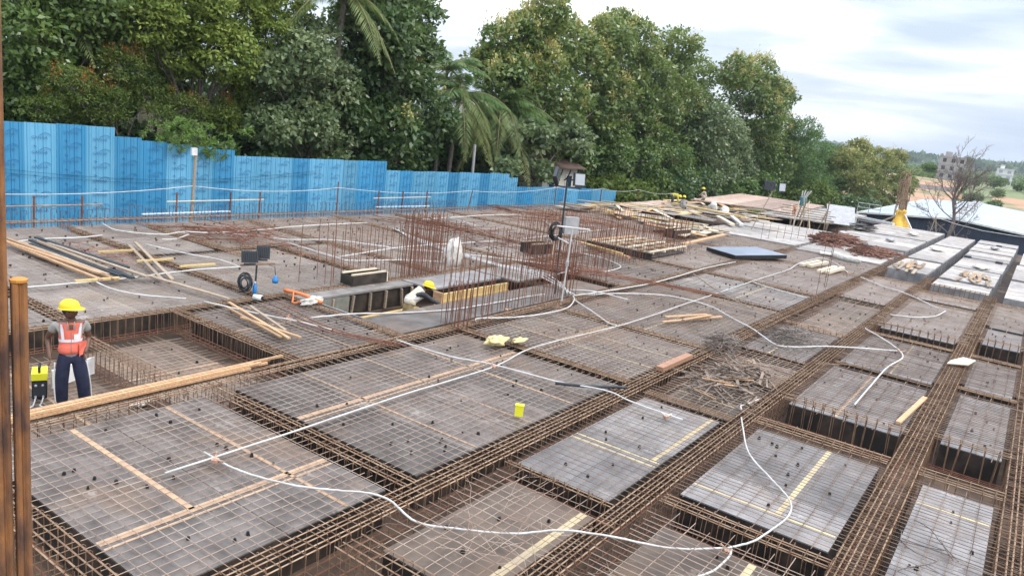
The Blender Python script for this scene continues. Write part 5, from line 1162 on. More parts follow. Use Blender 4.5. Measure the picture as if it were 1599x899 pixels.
        def strip(path, w, name='reflective_tape', m=TAPE):
            Vv = []; pts = []
            for (p, dr) in path:
                h = tr.ray_cast(Vector(p)+Vector(dr)*.6, -Vector(dr), 1.2)
                if h[0] is not None: pts.append((h[0]+h[1]*.006, h[1]))
            if len(pts) < 2: return
            for i, (p, nn_) in enumerate(pts):
                d = (pts[min(i+1, len(pts)-1)][0]-pts[max(i-1, 0)][0]).normalized(); s_ = d.cross(nn_).normalized()*w/2; Vv += [p-s_, p+s_]
            ob(name, mesh(name, W_(Vv), [(2*i, 2*i+1, 2*i+3, 2*i+2) for i in range(len(pts)-1)], m, True), vo)
        bz = (Vector(J['belly'])*.45+Vector(J['chest'])*.55)
        strip([((bz.x, bz.y, bz.z), (math.sin(t), math.cos(t), 0)) for t in np.linspace(-math.pi, math.pi, 34)], .045)
        for sx in (-.10, .10):
            for fr_s in (1, -1):
                strip([((C0.x+sx*(1+.25*t), C0.y, bz.z+t*(J['upper'][2]+.07-bz.z)), (0, fr_s, 0)) for t in np.linspace(0, 1, 9)], .04)
        if cl.get('zip'):
            strip([((C0.x, C0.y, C0.z+.09+t*(J['upper'][2]+.06-C0.z-.09)), (0, 1, 0)) for t in np.linspace(0, 1, 6)], .05, 'neck_opening', SKIN)
            strip([((C0.x-.045, C0.y, C0.z+.08+t*(J['upper'][2]+.06-C0.z-.08)), (0, 1, 0)) for t in np.linspace(0, 1, 6)], .018, 'collar_edge', GREYC); strip([((C0.x+.045, C0.y, C0.z+.08+t*(J['upper'][2]+.06-C0.z-.08)), (0, 1, 0)) for t in np.linspace(0, 1, 6)], .018, 'collar_edge', GREYC)
            strip([((C0.x, C0.y, J['pelvis'][2]-.08+t*(J['upper'][2]+.0-J['pelvis'][2])), (0, 1, 0)) for t in np.linspace(0, 1, 8)], .008, 'zip', GREYC)
        if cl.get('badge'):
            strip([((C0.x-.07, C0.y, C0.z+.02-.09*t), (0, 1, 0)) for t in np.linspace(0, 1, 4)], .085, 'badge', WHITE)
    if cl.get('side'):
        pass
    if cl.get('flap'):   # loose open edge of the vest blown to one side
        b = MB(); Vv = []
        for i in range(7):
            for j in range(5):
                u, v = i/6, j/4; Vv.append((-.10-.11*u*(1-.25*v), .11-.07*u+.015*math.sin(v*5+u*4), J['belly'][2]+.06-.22*v+.03*math.sin(u*3)))
        ob('vest_flap', mesh('vest_flap', W_(Vv), [(i*5+j, i*5+j+1, i*5+j+6, i*5+j+5) for i in range(6) for j in range(4)], cl['vest'], True), root)
        for s_ in (-1, 1):
            P = [Vector((J['hip'+('L' if s_ < 0 else 'R')][0]+s_*.115, .0, J['pelvis'][2]-.12)), Vector((J['kn'+('L' if s_ < 0 else 'R')][0]+s_*.10, .03, .5)), Vector((J['an'+('L' if s_ < 0 else 'R')][0]+s_*.088, 0, .14))]
            ob('trouser_stripe', mesh('trouser_stripe', W_(MB().tube(smooth_path(P, 5), .009, 5).V), MB().tube(smooth_path(P, 5), .009, 5).F, WHITE, True), root)
    for s in 'LR':   # shoes
        a, t_ = Vector(J['an'+s]), Vector(J['to'+s]); d = (t_-a); d.z = 0; d.normalize()
        c = (a+t_)/2; b = MB().ball((0, 0, 0), (.047, .135, .045), 12, 8); ang = math.atan2(-d.x, d.y)
        b.V = [tuple(Matrix.Rotation(ang, 3, 'Z') @ Vector((v[0], v[1], max(v[2], -.028)))+Vector((c.x, c.y, min(a.z, t_.z)-.02))) for v in b.V]
        ob('shoe', mesh('shoe', W_(b.V), b.F, DARKG, True), root)
    return root
stand = dict(pelvis=(0, 0, .93), belly=(0, .005, 1.06), chest=(0, .005, 1.24), upper=(0, -.005, 1.38), neck=(0, -.005, 1.47), skull=(0, .01, 1.54), head=(.01, .03, 1.59),
    shL=(-.18, 0, 1.40), shR=(.18, 0, 1.40), elL=(-.25, -.10, 1.14), elR=(.29, -.13, 1.15), wrL=(-.19, .08, .98), wrR=(.27, .02, .93),
    hipL=(-.09, 0, .86), hipR=(.09, 0, .86), knL=(-.15, .05, .50), knR=(.12, .0, .50), anL=(-.19, .0, .09), anR=(.11, -.08, .09), toL=(-.22, .15, .04), toR=(.13, .08, .04))
person((-11.25, 5.2, -.53), math.radians(-110), stand, dict(trousers=NAVYC, shirt=GREYC, vest=VEST, zip=1, badge=1, flap=1), 'man in orange reflective vest and yellow helmet standing in the pit, looking right', head_yaw=math.radians(62), head_pitch=.06)
hatch = dict(pelvis=(0, 0, .93), belly=(0, .06, 1.05), chest=(.03, .20, 1.17), upper=(.04, .31, 1.24), neck=(.05, .39, 1.29), skull=(.06, .45, 1.33), head=(.06, .50, 1.35),
    shL=(-.13, .30, 1.28), shR=(.20, .28, 1.24), elL=(-.22, .50, 1.12), elR=(.30, .52, 1.07), wrL=(-.12, .70, 1.05), wrR=(.42, .74, .98),
    hipL=(-.09, 0, .86), hipR=(.09, 0, .86), knL=(-.12, .05, .48), knR=(.12, .08, .48), anL=(-.14, -.05, .08), anR=(.14, .0, .08), toL=(-.15, .1, .04), toR=(.16, .16, .04))
person((-12.3, 13.72, -1.12), math.radians(-15), hatch, dict(trousers=KHA, shirt=DKC, long=1, vest=KHAW), 'man in pale vest and yellow helmet leaning out of the open hatch', head_yaw=-.5, head_pitch=-.2, flat=False)
crouch = dict(pelvis=(0, 0, .22), belly=(0, .08, .33), chest=(0, .16, .50), upper=(0, .20, .62), neck=(0, .23, .70), skull=(0, .26, .76), head=(0, .30, .80),
    shL=(-.17, .2, .63), shR=(.17, .2, .63), elL=(-.25, .36, .42), elR=(.24, .38, .42), wrL=(-.12, .55, .30), wrR=(.10, .56, .28),
    hipL=(-.11, .02, .2), hipR=(.11, .02, .2), knL=(-.18, .38, .42), knR=(.2, .36, .40), anL=(-.15, .12, .08), anR=(.16, .1, .08), toL=(-.17, .3, .04), toR=(.18, .28, .04))
person((-21.6, 57.6, .47), math.radians(100), crouch, dict(trousers=BEIGE, shirt=BEIGE, long=1), 'crouching far man in beige with yellow helmet, nearest the trees', flat=False, fingers=True, sub=1)
person((-20.3, 50.2, .1), math.radians(35), crouch, dict(trousers=GREYC, shirt=GREYC, long=1), 'crouching far man in grey with yellow helmet, middle of the three', flat=False, sub=1)
bend = dict(crouch); bend.update(pelvis=(0, 0, .62), belly=(0, .14, .70), chest=(0, .30, .72), upper=(0, .42, .68), neck=(0, .5, .64), skull=(0, .55, .6), head=(0, .6, .56), shL=(-.17, .42, .68), shR=(.17, .42, .68), elL=(-.2, .5, .42), elR=(.2, .5, .42), wrL=(-.1, .55, .2), wrR=(.1, .58, .2),
    hipL=(-.1, .0, .58), hipR=(.1, 0, .58), knL=(-.14, .12, .34), knR=(.14, .12, .34))
person((-22.6, 53.2, .1), math.radians(-60), bend, dict(trousers=DKC, shirt=YCL, long=1), 'far man in yellow green shirt bending over beside the crouching men', flat=False, sub=1)
person((-15.2, 60.2, .0), math.radians(150), crouch, dict(trousers=BEIGE, shirt=VEST, long=1), 'far man with orange helmet and shirt low behind the raised deck', helmet=ORNG, flat=False, sub=1)
bb_ = thing('blue_drum', (-17.6, 71, .3), 'small blue drum with pale sticks standing before the trees', 'drum')
MB().lathe([(.32, 0), (.33, .05), (.33, .85), (.30, .9)], (-17.6, 71, .3), 12).ob('drum_body', mat('teal_plastic', (0.05, 0.16, 0.20), .5), bb_, True)
for k in range(4): MB().bar((-17.6+.1*k-.15, 71, 1.1), (-17.8+.25*k, 71.1, 1.75+.1*(k % 2)), .05, 5).ob('stick', PVC, bb_)
blob('white_sack', (-19.3, 53.2, .35), (.3, .45, .45), CLOTHW, 'pale sack on the low pinkish deck beyond the timber', 'sack', 16, 12, 41, amp=.2)
blob('white_sack', (-18.2, 52.6, .3), (.3, .35, .35), WHITE, 'smaller white sack right of the pale one', 'sack', 16, 12, 42, amp=.2)
# ------------------------------------------------------------ trees
def leafmat(name, c, c2, trans=.35, spec=.35, rough=.5):
    m, t, b = newmat(name); b.inputs['Roughness'].default_value = rough; b.inputs['Specular IOR Level'].default_value = spec
    at = t.nodes.new('ShaderNodeAttribute'); at.attribute_name = 'tint'
    mx_ = t.nodes.new('ShaderNodeMixRGB'); mx_.inputs['Color1'].default_value = (*c, 1); mx_.inputs['Color2'].default_value = (*c2, 1); t.links.new(at.outputs['Fac'], mx_.inputs['Fac'])
    t.links.new(mx_.outputs['Color'], b.inputs['Base Color'])
    tr = t.nodes.new('ShaderNodeBsdfTranslucent'); t.links.new(mx_.outputs['Color'], tr.inputs['Color'])
    ms = t.nodes.new('ShaderNodeMixShader'); ms.inputs['Fac'].default_value = trans
    o_ = t.nodes['Material Output']; t.links.new(b.outputs['BSDF'], ms.inputs[1]); t.links.new(tr.outputs['BSDF'], ms.inputs[2]); t.links.new(ms.outputs['Shader'], o_.inputs['Surface'])
    return m
BARK = mat('bark', (0.09, 0.075, 0.06), .9, c2=(0.16, 0.14, 0.12), scale=8, coord='World', bump=.5)
def leaves(name, P, Nn, size, tint, m, parent, asp=.5, droop=.3, rs=RN):
    """one folded leaf (two triangles each side of the midrib = 2 quads) per point"""
    n = len(P); ax = rs.normal(size=(n, 3)); ax[:, 2] -= droop*2; ax += Nn*.8; ax /= np.linalg.norm(ax, axis=1, keepdims=True)
    nr = Nn+rs.normal(size=(n, 3))*.55; sd_ = np.cross(ax, nr); sd_ /= np.linalg.norm(sd_, axis=1, keepdims=True)+1e-9
    nn = np.cross(sd_, ax); L_ = size*rs.uniform(.65, 1.25, (n, 1)); w = L_*asp/2
    p0 = P; p2 = P+ax*L_; pm = P+ax*L_*.45
    a = pm+sd_*w+nn*w*.35; b = pm-sd_*w+nn*w*.35
    V = np.stack([p0, a, p2, b], axis=1).reshape(-1, 3)
    me = bpy.data.meshes.new(name); me.vertices.add(4*n); me.vertices.foreach_set('co', V.astype(np.float32).ravel())
    me.loops.add(4*n); me.loops.foreach_set('vertex_index', np.arange(4*n, dtype=np.int32)); me.polygons.add(n)
    me.polygons.foreach_set('loop_start', np.arange(0, 4*n, 4, dtype=np.int32)); me.polygons.foreach_set('loop_total', np.full(n, 4, dtype=np.int32))
    me.update(calc_edges=True); at = me.attributes.new('tint', 'FLOAT', 'POINT'); at.data.foreach_set('value', np.repeat(tint, 4).astype(np.float32))
    me.materials.append(m); o = ob(name, me, parent); return o
def tree(name, label, base, lobes, m, size, dens, cl_r=.42, top_tint=.0, asp=.55, droop=.3, flowers=None, group='trees behind the blue fence', cat='tree', trunk=.16, tx=None, seed=1, squash=.85, fl_name='flower_clump', lean=0):
    rs = np.random.RandomState(seed); root = thing(name, base, label, cat, group); B = Vector(base)
    C = np.array([l[:3] for l in lobes]); Rr = np.array([l[3] for l in lobes])
    # trunk and limbs reaching into the lobes
    cx = C[:, 0].mean(), C[:, 1].mean(); zb = C[:, 2].min(); fork = Vector((B.x*.6+cx[0]*.4, B.y*.6+cx[1]*.4, B.z+(C[:, 2].mean()-B.z)*.55))
    b = MB().tube(smooth_path([B-Vector((0, 0, .3)), B.lerp(fork, .5)+Vector((rs.uniform(-.2, .2), rs.uniform(-.2, .2), 0)), fork], 4), trunk, 8, rs=list(np.linspace(trunk*1.15, trunk*.7, 9)))
    b.ob('trunk', BARK, root, True); b = MB()
    for c, r in zip(C, Rr):
        c = Vector(c); s = B.lerp(fork, .75 if c.z > fork.z else .6) if rs.rand() < .4 else fork
        mid = s.lerp(c, .5)+Vector((rs.normal(0, .15), rs.normal(0, .15), rs.normal(.15, .1)))
        P = smooth_path([s, mid, c], 4); b.tube(P, .05, 5, rs=list(np.linspace(trunk*.45, .02, len(P))))
        for _ in range(5):
            d = Vector(rs.normal(size=3)); d.normalize(); b.bar(c, c+d*r*.8, .018, 4, .006)
    b.ob('limb', BARK, root, True)['kind'] = 'stuff'
    PP, NN, TT = [], [], []; FP, FN = [], []
    zlo, zhi = (C[:, 2]-Rr).min(), (C[:, 2]+Rr).max()
    for c, r in zip(C, Rr):
        ncl = max(8, int(15*(r/cl_r)**1.6)); d = rs.normal(size=(ncl, 3)); d /= np.linalg.norm(d, axis=1, keepdims=True)
        rad = r*(rs.uniform(.62, 1.0, (ncl, 1))**.7); cc = c+d*rad*np.array([1, 1, squash]); cr = cl_r*rs.uniform(.5, 1.35, ncl)
        ct = rs.uniform(0, 1, ncl)
        for q, rr, tt, dd in zip(cc, cr, ct, d):
            k = int(dens*(rr/cl_r)**2); e = rs.normal(size=(k, 3)); e /= np.linalg.norm(e, axis=1, keepdims=True); e[:, 2] = np.abs(e[:, 2])*.9-.25*rs.rand(k)
            p = q+e*rr*rs.uniform(.7, 1.03, (k, 1))*np.array([1, 1, .75]); PP.append(p); nv = e*.6+dd*.5+np.array([0, 0, .6]); nv /= np.linalg.norm(nv, axis=1, keepdims=True); NN.append(nv)
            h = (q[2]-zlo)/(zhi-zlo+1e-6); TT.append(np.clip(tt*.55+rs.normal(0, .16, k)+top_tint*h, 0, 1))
            if flowers and rs.rand() < flowers[1]*(h**1.3) and dd[2] > -.25:
                k2 = flowers[2]; e = rs.normal(size=(k2, 3))*np.array([.5, .5, .8]); FP.append(q+np.array([0, 0, rr*.6])+e*rr*.55); FN.append(np.tile([0, 0, 1.], (k2, 1))+e*.3)
    P = np.concatenate(PP); o = leaves('crown', P, np.concatenate(NN), size, np.concatenate(TT), m, root, asp, droop, rs); tag(o, kind='stuff')
    if FP: o = leaves(fl_name, np.concatenate(FP), np.concatenate(FN), size*.6, np.clip(rs.normal(.5, .25, sum(map(len, FP))), 0, 1), flowers[0], root, .5, -.2, rs); tag(o, kind='stuff')
    return root
G_MID = leafmat('mid_green_leaf', (0.075, 0.149, 0.036), (0.222, 0.303, 0.077), spec=.65, rough=.36)
G_LIME = leafmat('lime_leaf', (0.130, 0.205, 0.038), (0.337, 0.393, 0.084), .3)
G_GREY = leafmat('grey_green_leaf', (0.115, 0.182, 0.077), (0.304, 0.360, 0.165), spec=.65, rough=.36)
G_DARK = leafmat('dark_big_leaf', (0.043, 0.104, 0.031), (0.176, 0.247, 0.077), spec=.65, rough=.36)
G_TEAK = leafmat('teak_leaf', (0.056, 0.130, 0.031), (0.257, 0.314, 0.077), spec=.65, rough=.36)
G_YEL = leafmat('olive_leaf', (0.108, 0.151, 0.038), (0.318, 0.318, 0.103))
G_SMO = leafmat('fresh_green_leaf', (0.065, 0.140, 0.038), (0.178, 0.271, 0.075))
G_FERN = leafmat('feathery_leaf', (0.068, 0.117, 0.023), (0.222, 0.281, 0.057))
G_ORG = leafmat('orange_leaf', (0.192, 0.120, 0.024), (0.504, 0.204, 0.048))
G_FLW = leafmat('cream_flower', (0.38, 0.38, 0.11), (0.62, 0.54, 0.24), .3)
G_PALM = leafmat('palm_leaflet', (0.106, 0.210, 0.062), (0.264, 0.300, 0.096), .25, .5)
T = {
'a_left broadleaf': [(-29.3, 11.94, 5.34, 1.3), (-30.0, 13.71, 6.03, 1.39), (-30.7, 15.18, 5.32, 1.11), (-29.65, 12.68, 4.14, 1.24), (-30.35, 12.13, 3.37, 0.91), (-29.3, 14.04, 6.98, 1.37), (-30.0, 12.46, 7.3, 1.54), (-30.7, 14.24, 4.25, 0.85), (-29.65, 15.01, 6.49, 1.07), (-30.35, 12.32, 2.71, 0.5)] ,
'b light green': [(-28.8, 16.13, 6.47, 1.09), (-29.5, 18.38, 7.33, 1.55), (-30.2, 20.93, 7.52, 1.54), (-29.15, 22.18, 6.94, 1.14), (-29.85, 17.81, 5.48, 1.04), (-28.8, 19.43, 5.76, 1.33), (-29.5, 21.52, 5.46, 0.99), (-30.2, 21.42, 4.29, 0.87), (-29.15, 17.85, 8.44, 1.76), (-29.85, 21.26, 8.91, 1.67), (-28.8, 16.24, 7.3, 1.08), (-29.5, 19.27, 6.47, 1.33), (-30.2, 23.26, 8.2, 1.32), (-29.15, 19.78, 3.14, 0.6)] ,
'c orange shrub': [(-27.8, 12.89, 3.96, 0.77), (-28.5, 15.01, 4.83, 0.71), (-29.2, 16.39, 3.87, 0.88), (-28.15, 14.15, 3.4, 0.81), (-28.85, 13.16, 2.92, 0.57), (-27.8, 11.87, 3.12, 0.53), (-28.5, 17.59, 3.54, 0.77), (-29.2, 19.49, 3.51, 0.76), (-28.15, 16.33, 3.11, 0.54), (-28.85, 14.74, 2.8, 0.43)] ,
'd greygreen': [(-27.8, 22.55, 6.23, 1.27), (-28.5, 24.68, 5.33, 1.36), (-29.2, 23.06, 4.81, 1.18), (-28.15, 23.4, 3.49, 1.32), (-28.85, 25.98, 3.3, 1.26), (-27.8, 21.39, 3.11, 0.98), (-28.5, 24.96, 2.05, 0.77), (-29.2, 23.62, 2.06, 0.61), (-28.15, 21.17, 5.5, 0.83), (-28.85, 24.06, 7.25, 1.03)] ,
'e bigleaf': [(-28.3, 27.99, 7.88, 1.75), (-29.0, 30.42, 9.2, 1.51), (-29.7, 28.23, 5.96, 1.65), (-28.65, 29.51, 5.85, 1.84), (-29.35, 32.48, 4.38, 1.62), (-28.3, 28.49, 3.52, 1.81), (-29.0, 26.92, 3.66, 1.45), (-29.7, 32.09, 2.18, 1.27), (-28.65, 27.66, 1.81, 0.99), (-29.35, 27.21, 8.33, 1.43), (-28.3, 30.61, 7.64, 1.01), (-29.0, 28.47, 9.78, 1.61), (-29.7, 34.64, 3.77, 0.95), (-28.65, 25.68, 4.52, 1.09), (-29.35, 30.77, 1.47, 0.64)] ,
'f teak': [(-29.3, 43.39, 11.47, 1.69), (-30.0, 41.11, 9.47, 1.86), (-30.7, 48.45, 10.09, 2.33), (-29.65, 43.13, 8.13, 2.57), (-30.35, 51.89, 9.18, 1.96), (-29.3, 39.94, 6.97, 1.83), (-30.0, 46.52, 6.32, 2.74), (-30.7, 53.43, 5.9, 2.54), (-29.65, 41.53, 5.06, 1.69), (-30.35, 47.72, 3.63, 2.36), (-29.3, 54.6, 7.61, 1.52), (-30.0, 55.29, 4.31, 1.98), (-30.7, 40.22, 8.11, 1.24), (-29.65, 50.59, 2.4, 1.47)] ,
'g teak2': [(-30.3, 54.08, 11.88, 2.0), (-31.0, 59.7, 12.73, 2.16), (-31.7, 59.56, 10.05, 2.47), (-30.65, 62.49, 9.93, 2.25), (-31.35, 61.11, 6.99, 2.53), (-30.3, 65.37, 7.44, 2.05), (-31.0, 62.58, 4.32, 2.3), (-31.7, 57.34, 13.35, 1.32), (-30.65, 64.06, 5.59, 2.33), (-31.35, 54.83, 10.48, 1.54)] ,
'h teak3': [(-30.3, 67.45, 13.11, 1.89), (-31.0, 66.97, 11.01, 2.38), (-31.7, 75.58, 11.4, 2.3), (-30.65, 70.22, 8.43, 2.6), (-31.35, 77.83, 8.41, 2.03), (-30.3, 72.21, 5.52, 2.42), (-31.0, 69.7, 4.07, 2.19), (-31.7, 81.46, 4.51, 1.99)] ,
'i low front': [(-26.8, 39.87, 3.81, 1.2), (-27.5, 43.44, 2.87, 1.29), (-28.2, 39.98, 2.65, 1.15), (-27.15, 45.06, 4.06, 1.31), (-27.85, 42.71, 1.52, 0.94), (-26.8, 37.53, 1.76, 0.7), (-27.5, 47.37, 2.56, 1.15), (-28.2, 45.71, 1.53, 0.81)] ,
'j low': [(-27.8, 50.39, 2.14, 1.2), (-28.5, 54.57, 2.92, 1.54), (-29.2, 60.74, 2.77, 1.95), (-28.15, 64.42, 3.01, 2.02), (-28.85, 61.88, 1.16, 1.25), (-27.8, 66.48, 1.35, 1.48), (-28.5, 54.04, 1.12, 0.77), (-29.2, 74.48, 1.9, 1.64)] ,
'k greyish': [(-27.3, 72.32, 7.07, 1.86), (-28.0, 71.67, 5.12, 1.99), (-28.7, 81.1, 4.84, 2.08), (-27.65, 75.4, 2.77, 2.28), (-28.35, 83.6, 2.17, 2.0), (-27.3, 71.72, 1.16, 1.38), (-28.0, 77.34, 6.39, 1.65), (-28.7, 83.49, 4.25, 1.77)] ,
'l yellow': [(-27.3, 75.25, 11.94, 1.77), (-28.0, 83.81, 13.27, 1.73), (-28.7, 83.07, 10.78, 2.43), (-27.65, 87.58, 10.96, 2.31), (-28.35, 94.88, 11.25, 1.7), (-27.3, 85.69, 8.37, 2.7), (-28.0, 94.6, 7.83, 1.94), (-28.7, 89.48, 5.59, 2.84), (-27.65, 92.51, 3.19, 2.69), (-28.35, 91.24, 0.77, 2.3), (-27.3, 94.19, 4.82, 1.94), (-28.0, 99.8, 0.03, 2.07)] ,
'm smooth': [(-25.3, 95.96, 7.81, 1.7), (-26.0, 96.03, 5.43, 2.19), (-26.7, 107.54, 6.25, 2.16), (-25.65, 99.3, 3.21, 2.58), (-26.35, 113.43, 3.86, 2.26), (-25.3, 106.19, 0.84, 2.4), (-26.0, 99.73, 0.32, 2.29), (-26.7, 123.35, 1.13, 1.96), (-25.65, 114.82, 5.35, 1.64), (-26.35, 117.74, -1.21, 1.42)] ,
'n yellow2': [(-23.3, 112.07, 5.1, 1.76), (-24.0, 122.6, 6.76, 1.52), (-24.7, 131.68, 4.01, 2.56), (-23.65, 137.29, 5.84, 2.11), (-24.35, 124.7, 1.96, 2.44), (-23.3, 134.59, 1.66, 2.6), (-24.0, 154.47, 3.99, 2.36), (-24.7, 160.19, 0.33, 2.45), (-23.65, 170.48, 1.74, 2.32), (-24.35, 132.75, -1.1, 1.87), (-23.3, 147.46, -1.7, 1.36), (-24.0, 121.77, -1.38, 1.44), (-24.7, 162.91, 6.51, 1.73)] ,
'o far': [(-23.3, 175.46, 2.48, 1.32), (-24.0, 208.23, 6.17, 1.39), (-24.7, 178.42, 4.32, 1.08)] ,
}
D1 = 27
tree('broadleaf_tree', 'leafy mid green tree filling the upper left corner', (-30.4, 12.6, -1.1), T['a_left broadleaf'], G_MID, .24, D1, .45, .2, seed=1)
tree('light_green_tree', 'bright yellow green spreading tree with dark trunk, left of centre', (-30.0, 18.6, -1.1), T['b light green'], G_LIME, .20, D1+6, .40, .25, asp=.5, seed=2, trunk=.2)
tree('feathery_shrub', 'low feathery shrub with rusty orange patches above the left fence', (-28.8, 15.0, -1.1), T['c orange shrub'], G_FERN, .13, 46, .36, .0, asp=.3, seed=3, flowers=(G_ORG, .30, 60), group=None, cat='shrub', trunk=.06, fl_name='orange_foliage')
tree('grey_green_tree', 'pale grey green broadleaf tree behind the middle of the fence', (-28.8, 24.2, -1.1), T['d greygreen'], G_GREY, .25, D1, .45, .2, asp=.6, seed=4)
tree('big_leaf_tree', 'dense big leaved dark tree with a few cream flowers before the sky gap', (-29.2, 29.5, -1.1), T['e bigleaf'], G_DARK, .33, D1, .55, .25, asp=.62, flowers=(G_FLW, .07, 90), seed=5, trunk=.2)
tree('teak_tree', 'tallest teak tree topped with cream flowers, centre', (-30.2, 47.5, -1.4), T['f teak'], G_TEAK, .36, D1, .68, .3, asp=.6, flowers=(G_FLW, .50, 80), seed=6, trunk=.25)
tree('teak_tree', 'teak tree with rounded top just right of the tallest', (-31.2, 60, -1.6), T['g teak2'], G_TEAK, .36, D1, .72, .35, asp=.6, flowers=(G_FLW, .16, 60), seed=7, trunk=.25)
tree('teak_tree', 'third teak with pointed top beside the open sky', (-31.2, 71.5, -1.6), T['h teak3'], G_TEAK, .38, D1-3, .75, .4, asp=.6, flowers=(G_FLW, .10, 60), seed=8, trunk=.25)
tree('big_leaf_shrub', 'low big leaved tree spilling over the blue fence', (-27.6, 42.4, -1.2), [l for l in T['i low front'] if l[1] < 43 or l[2] > 4.0], G_GREY, .36, 24, .52, .1, asp=.66, seed=9, trunk=.1, cat='shrub', group=None)
tree('leafy_shrub', 'row of low bushy growth behind the end of the fence', (-28.6, 60, -1.4), [l for l in T['j low'] if l[1] > 53], G_MID, .30, 24, .6, .1, seed=10, trunk=.1, cat='shrub', group=None)
tree('grey_green_tree', 'dull grey green tree right of the teaks, above the raised decks', (-28.2, 77, -1.6), T['k greyish'], G_GREY, .36, D1-2, .68, .1, asp=.6, seed=11, trunk=.2)
tree('cream_topped_tree', 'tall tree covered in yellowish flower heads beside open sky', (-28, 88, -1.9), T['l yellow'], G_TEAK, .40, D1-3, .75, .2, asp=.6, flowers=(G_FLW, .55, 60), seed=12, trunk=.25)
tree('smooth_green_tree', 'soft fresh green tree with fine leaves behind floodlight pole', (-26, 106, -3.5), T['m smooth'], G_SMO, .34, 40, .8, .25, asp=.35, seed=13, trunk=.22)
tree('olive_tree', 'yellowish olive clump of trees before the hazy hill', (-24, 135, -4.5), T['n yellow2'], G_YEL, .46, D1, .85, .35, asp=.6, flowers=(G_FLW, .30, 40), seed=14, trunk=.25)
tree('small_tree', 'small green tree just behind the dead palm trunk', (-24, 185, -6.5), T['o far'], G_SMO, .4, 40, .7, .2, seed=15, trunk=.15, cat='tree', group=None)
# filler growth behind the front rank so no plain field shows through
rs = np.random.RandomState(77)
for k, (y0, y1, h, l) in enumerate([(4, 20, 8.5, 'dark background tree deep behind the leafy corner tree'), (20, 34, 7.5, 'dark background tree behind the pale grey green one'), (33, 50, 4.8, 'dark low background tree behind the palms in the gap'), (46, 60, 7.5, 'dark background tree behind the tallest teak'), (60, 84, 9, 'dark background tree behind the third teak'), (84, 120, 8.0, 'dark background tree behind the cream topped one'), (118, 160, 4.5, 'dark background tree behind the olive clump')]):
    lb = [(-34.5+rs.uniform(-1.5, 2), rs.uniform(y0, y1), rs.uniform(.3, h-1.5), rs.uniform(1.3, 2.3)) for _ in range(20)]
    tree('background_tree', l, (-34.5, (y0+y1)/2, -1.6), lb, G_DARK, .42, 20, .7, .1, seed=30+k, trunk=.2, group='dark trees of the rear rank')
for k, (x, y_, h, l) in enumerate([(-28.0, 9.5, 1.7, 'dark undergrowth behind the tallest fence sheets'), (-28.0, 13.0, 1.8, 'undergrowth behind the first fence step'), (-28.0, 21.0, 1.7, 'undergrowth right of the hanging feathery branch'), (-28.0, 27.5, 1.2, 'undergrowth before the big leaved dark tree'), (-27.0, 55.0, .9, 'undergrowth just past the end of the blue fence'), (-27.3, 68.0, 1.6, 'undergrowth behind the reddish raised deck'), (-26.5, 84, 1.5, 'undergrowth behind the grey white raised deck'), (-23, 98, 1.0, 'undergrowth below the fresh green tree'), (-20.5, 112, -.5, 'undergrowth left of the shed roof')]):
    lb = [(x+rs.uniform(-.7, .5), y_+rs.uniform(-3.5, 3.5)*(1 if y_ < 40 else 2.2), h-rs.uniform(.2, 1.9), rs.uniform(.6, 1.0)*(1 if y_ < 40 else 1.7)) for _ in range(9)]
    tree('undergrowth', l, (x, y_, -1.4), lb, [G_MID, G_FERN, G_DARK][k % 3], .22 if y_ < 40 else .4, 26, .42 if y_ < 40 else .7, 0, seed=50+k, trunk=.05, cat='undergrowth', group=None)
# hanging feathery branch over the fence: leaflets in rows along drooping stems
hb = thing('feathery_branch', (-26.6, 16.3, 2.0), 'bright green feathery branch hanging over the fence above the tallest post', 'branch')
rs = np.random.RandomState(5); P, NV, TT = [], [], []; b = MB()
for k in range(64):
    a = rs.uniform(0, 6.28); s = Vector((-25.9+rs.uniform(-.7, .4), 16.35+rs.normal(0, .7), rs.uniform(1.95, 3.3))); d = Vector((math.cos(a)*.6+.25, math.sin(a)*.8, rs.uniform(-.1, .5))); L_ = rs.uniform(.45, .8); Q = []
    for i in range(9):
        t = i/8; Q.append(s+d*L_*t+Vector((0, 0, -.55*t*t*L_)))
    b.tube(Q, .006, 3)
    for i in range(1, 9):
        dd = (Q[i]-Q[i-1]).normalized(); sd_ = dd.cross(Vector((0, 0, 1))).normalized()
        for sg in (-1, 1):
            for j in range(3): P.append(Q[i-1].lerp(Q[i], j/3)+sd_*sg*.01); NV.append((sd_*sg*1.6+Vector((0, 0, .2))).normalized()); TT.append(rs.uniform(.2, 1))
b.ob('stem', BARK, hb)['kind'] = 'stuff'
o = leaves('leaflet', np.array(P), np.array(NV), .16, np.array(TT), leafmat('fresh_leaflet', (.09, .17, .035), (.20, .33, .07)), hb, .22, .25); o['kind'] = 'stuff'
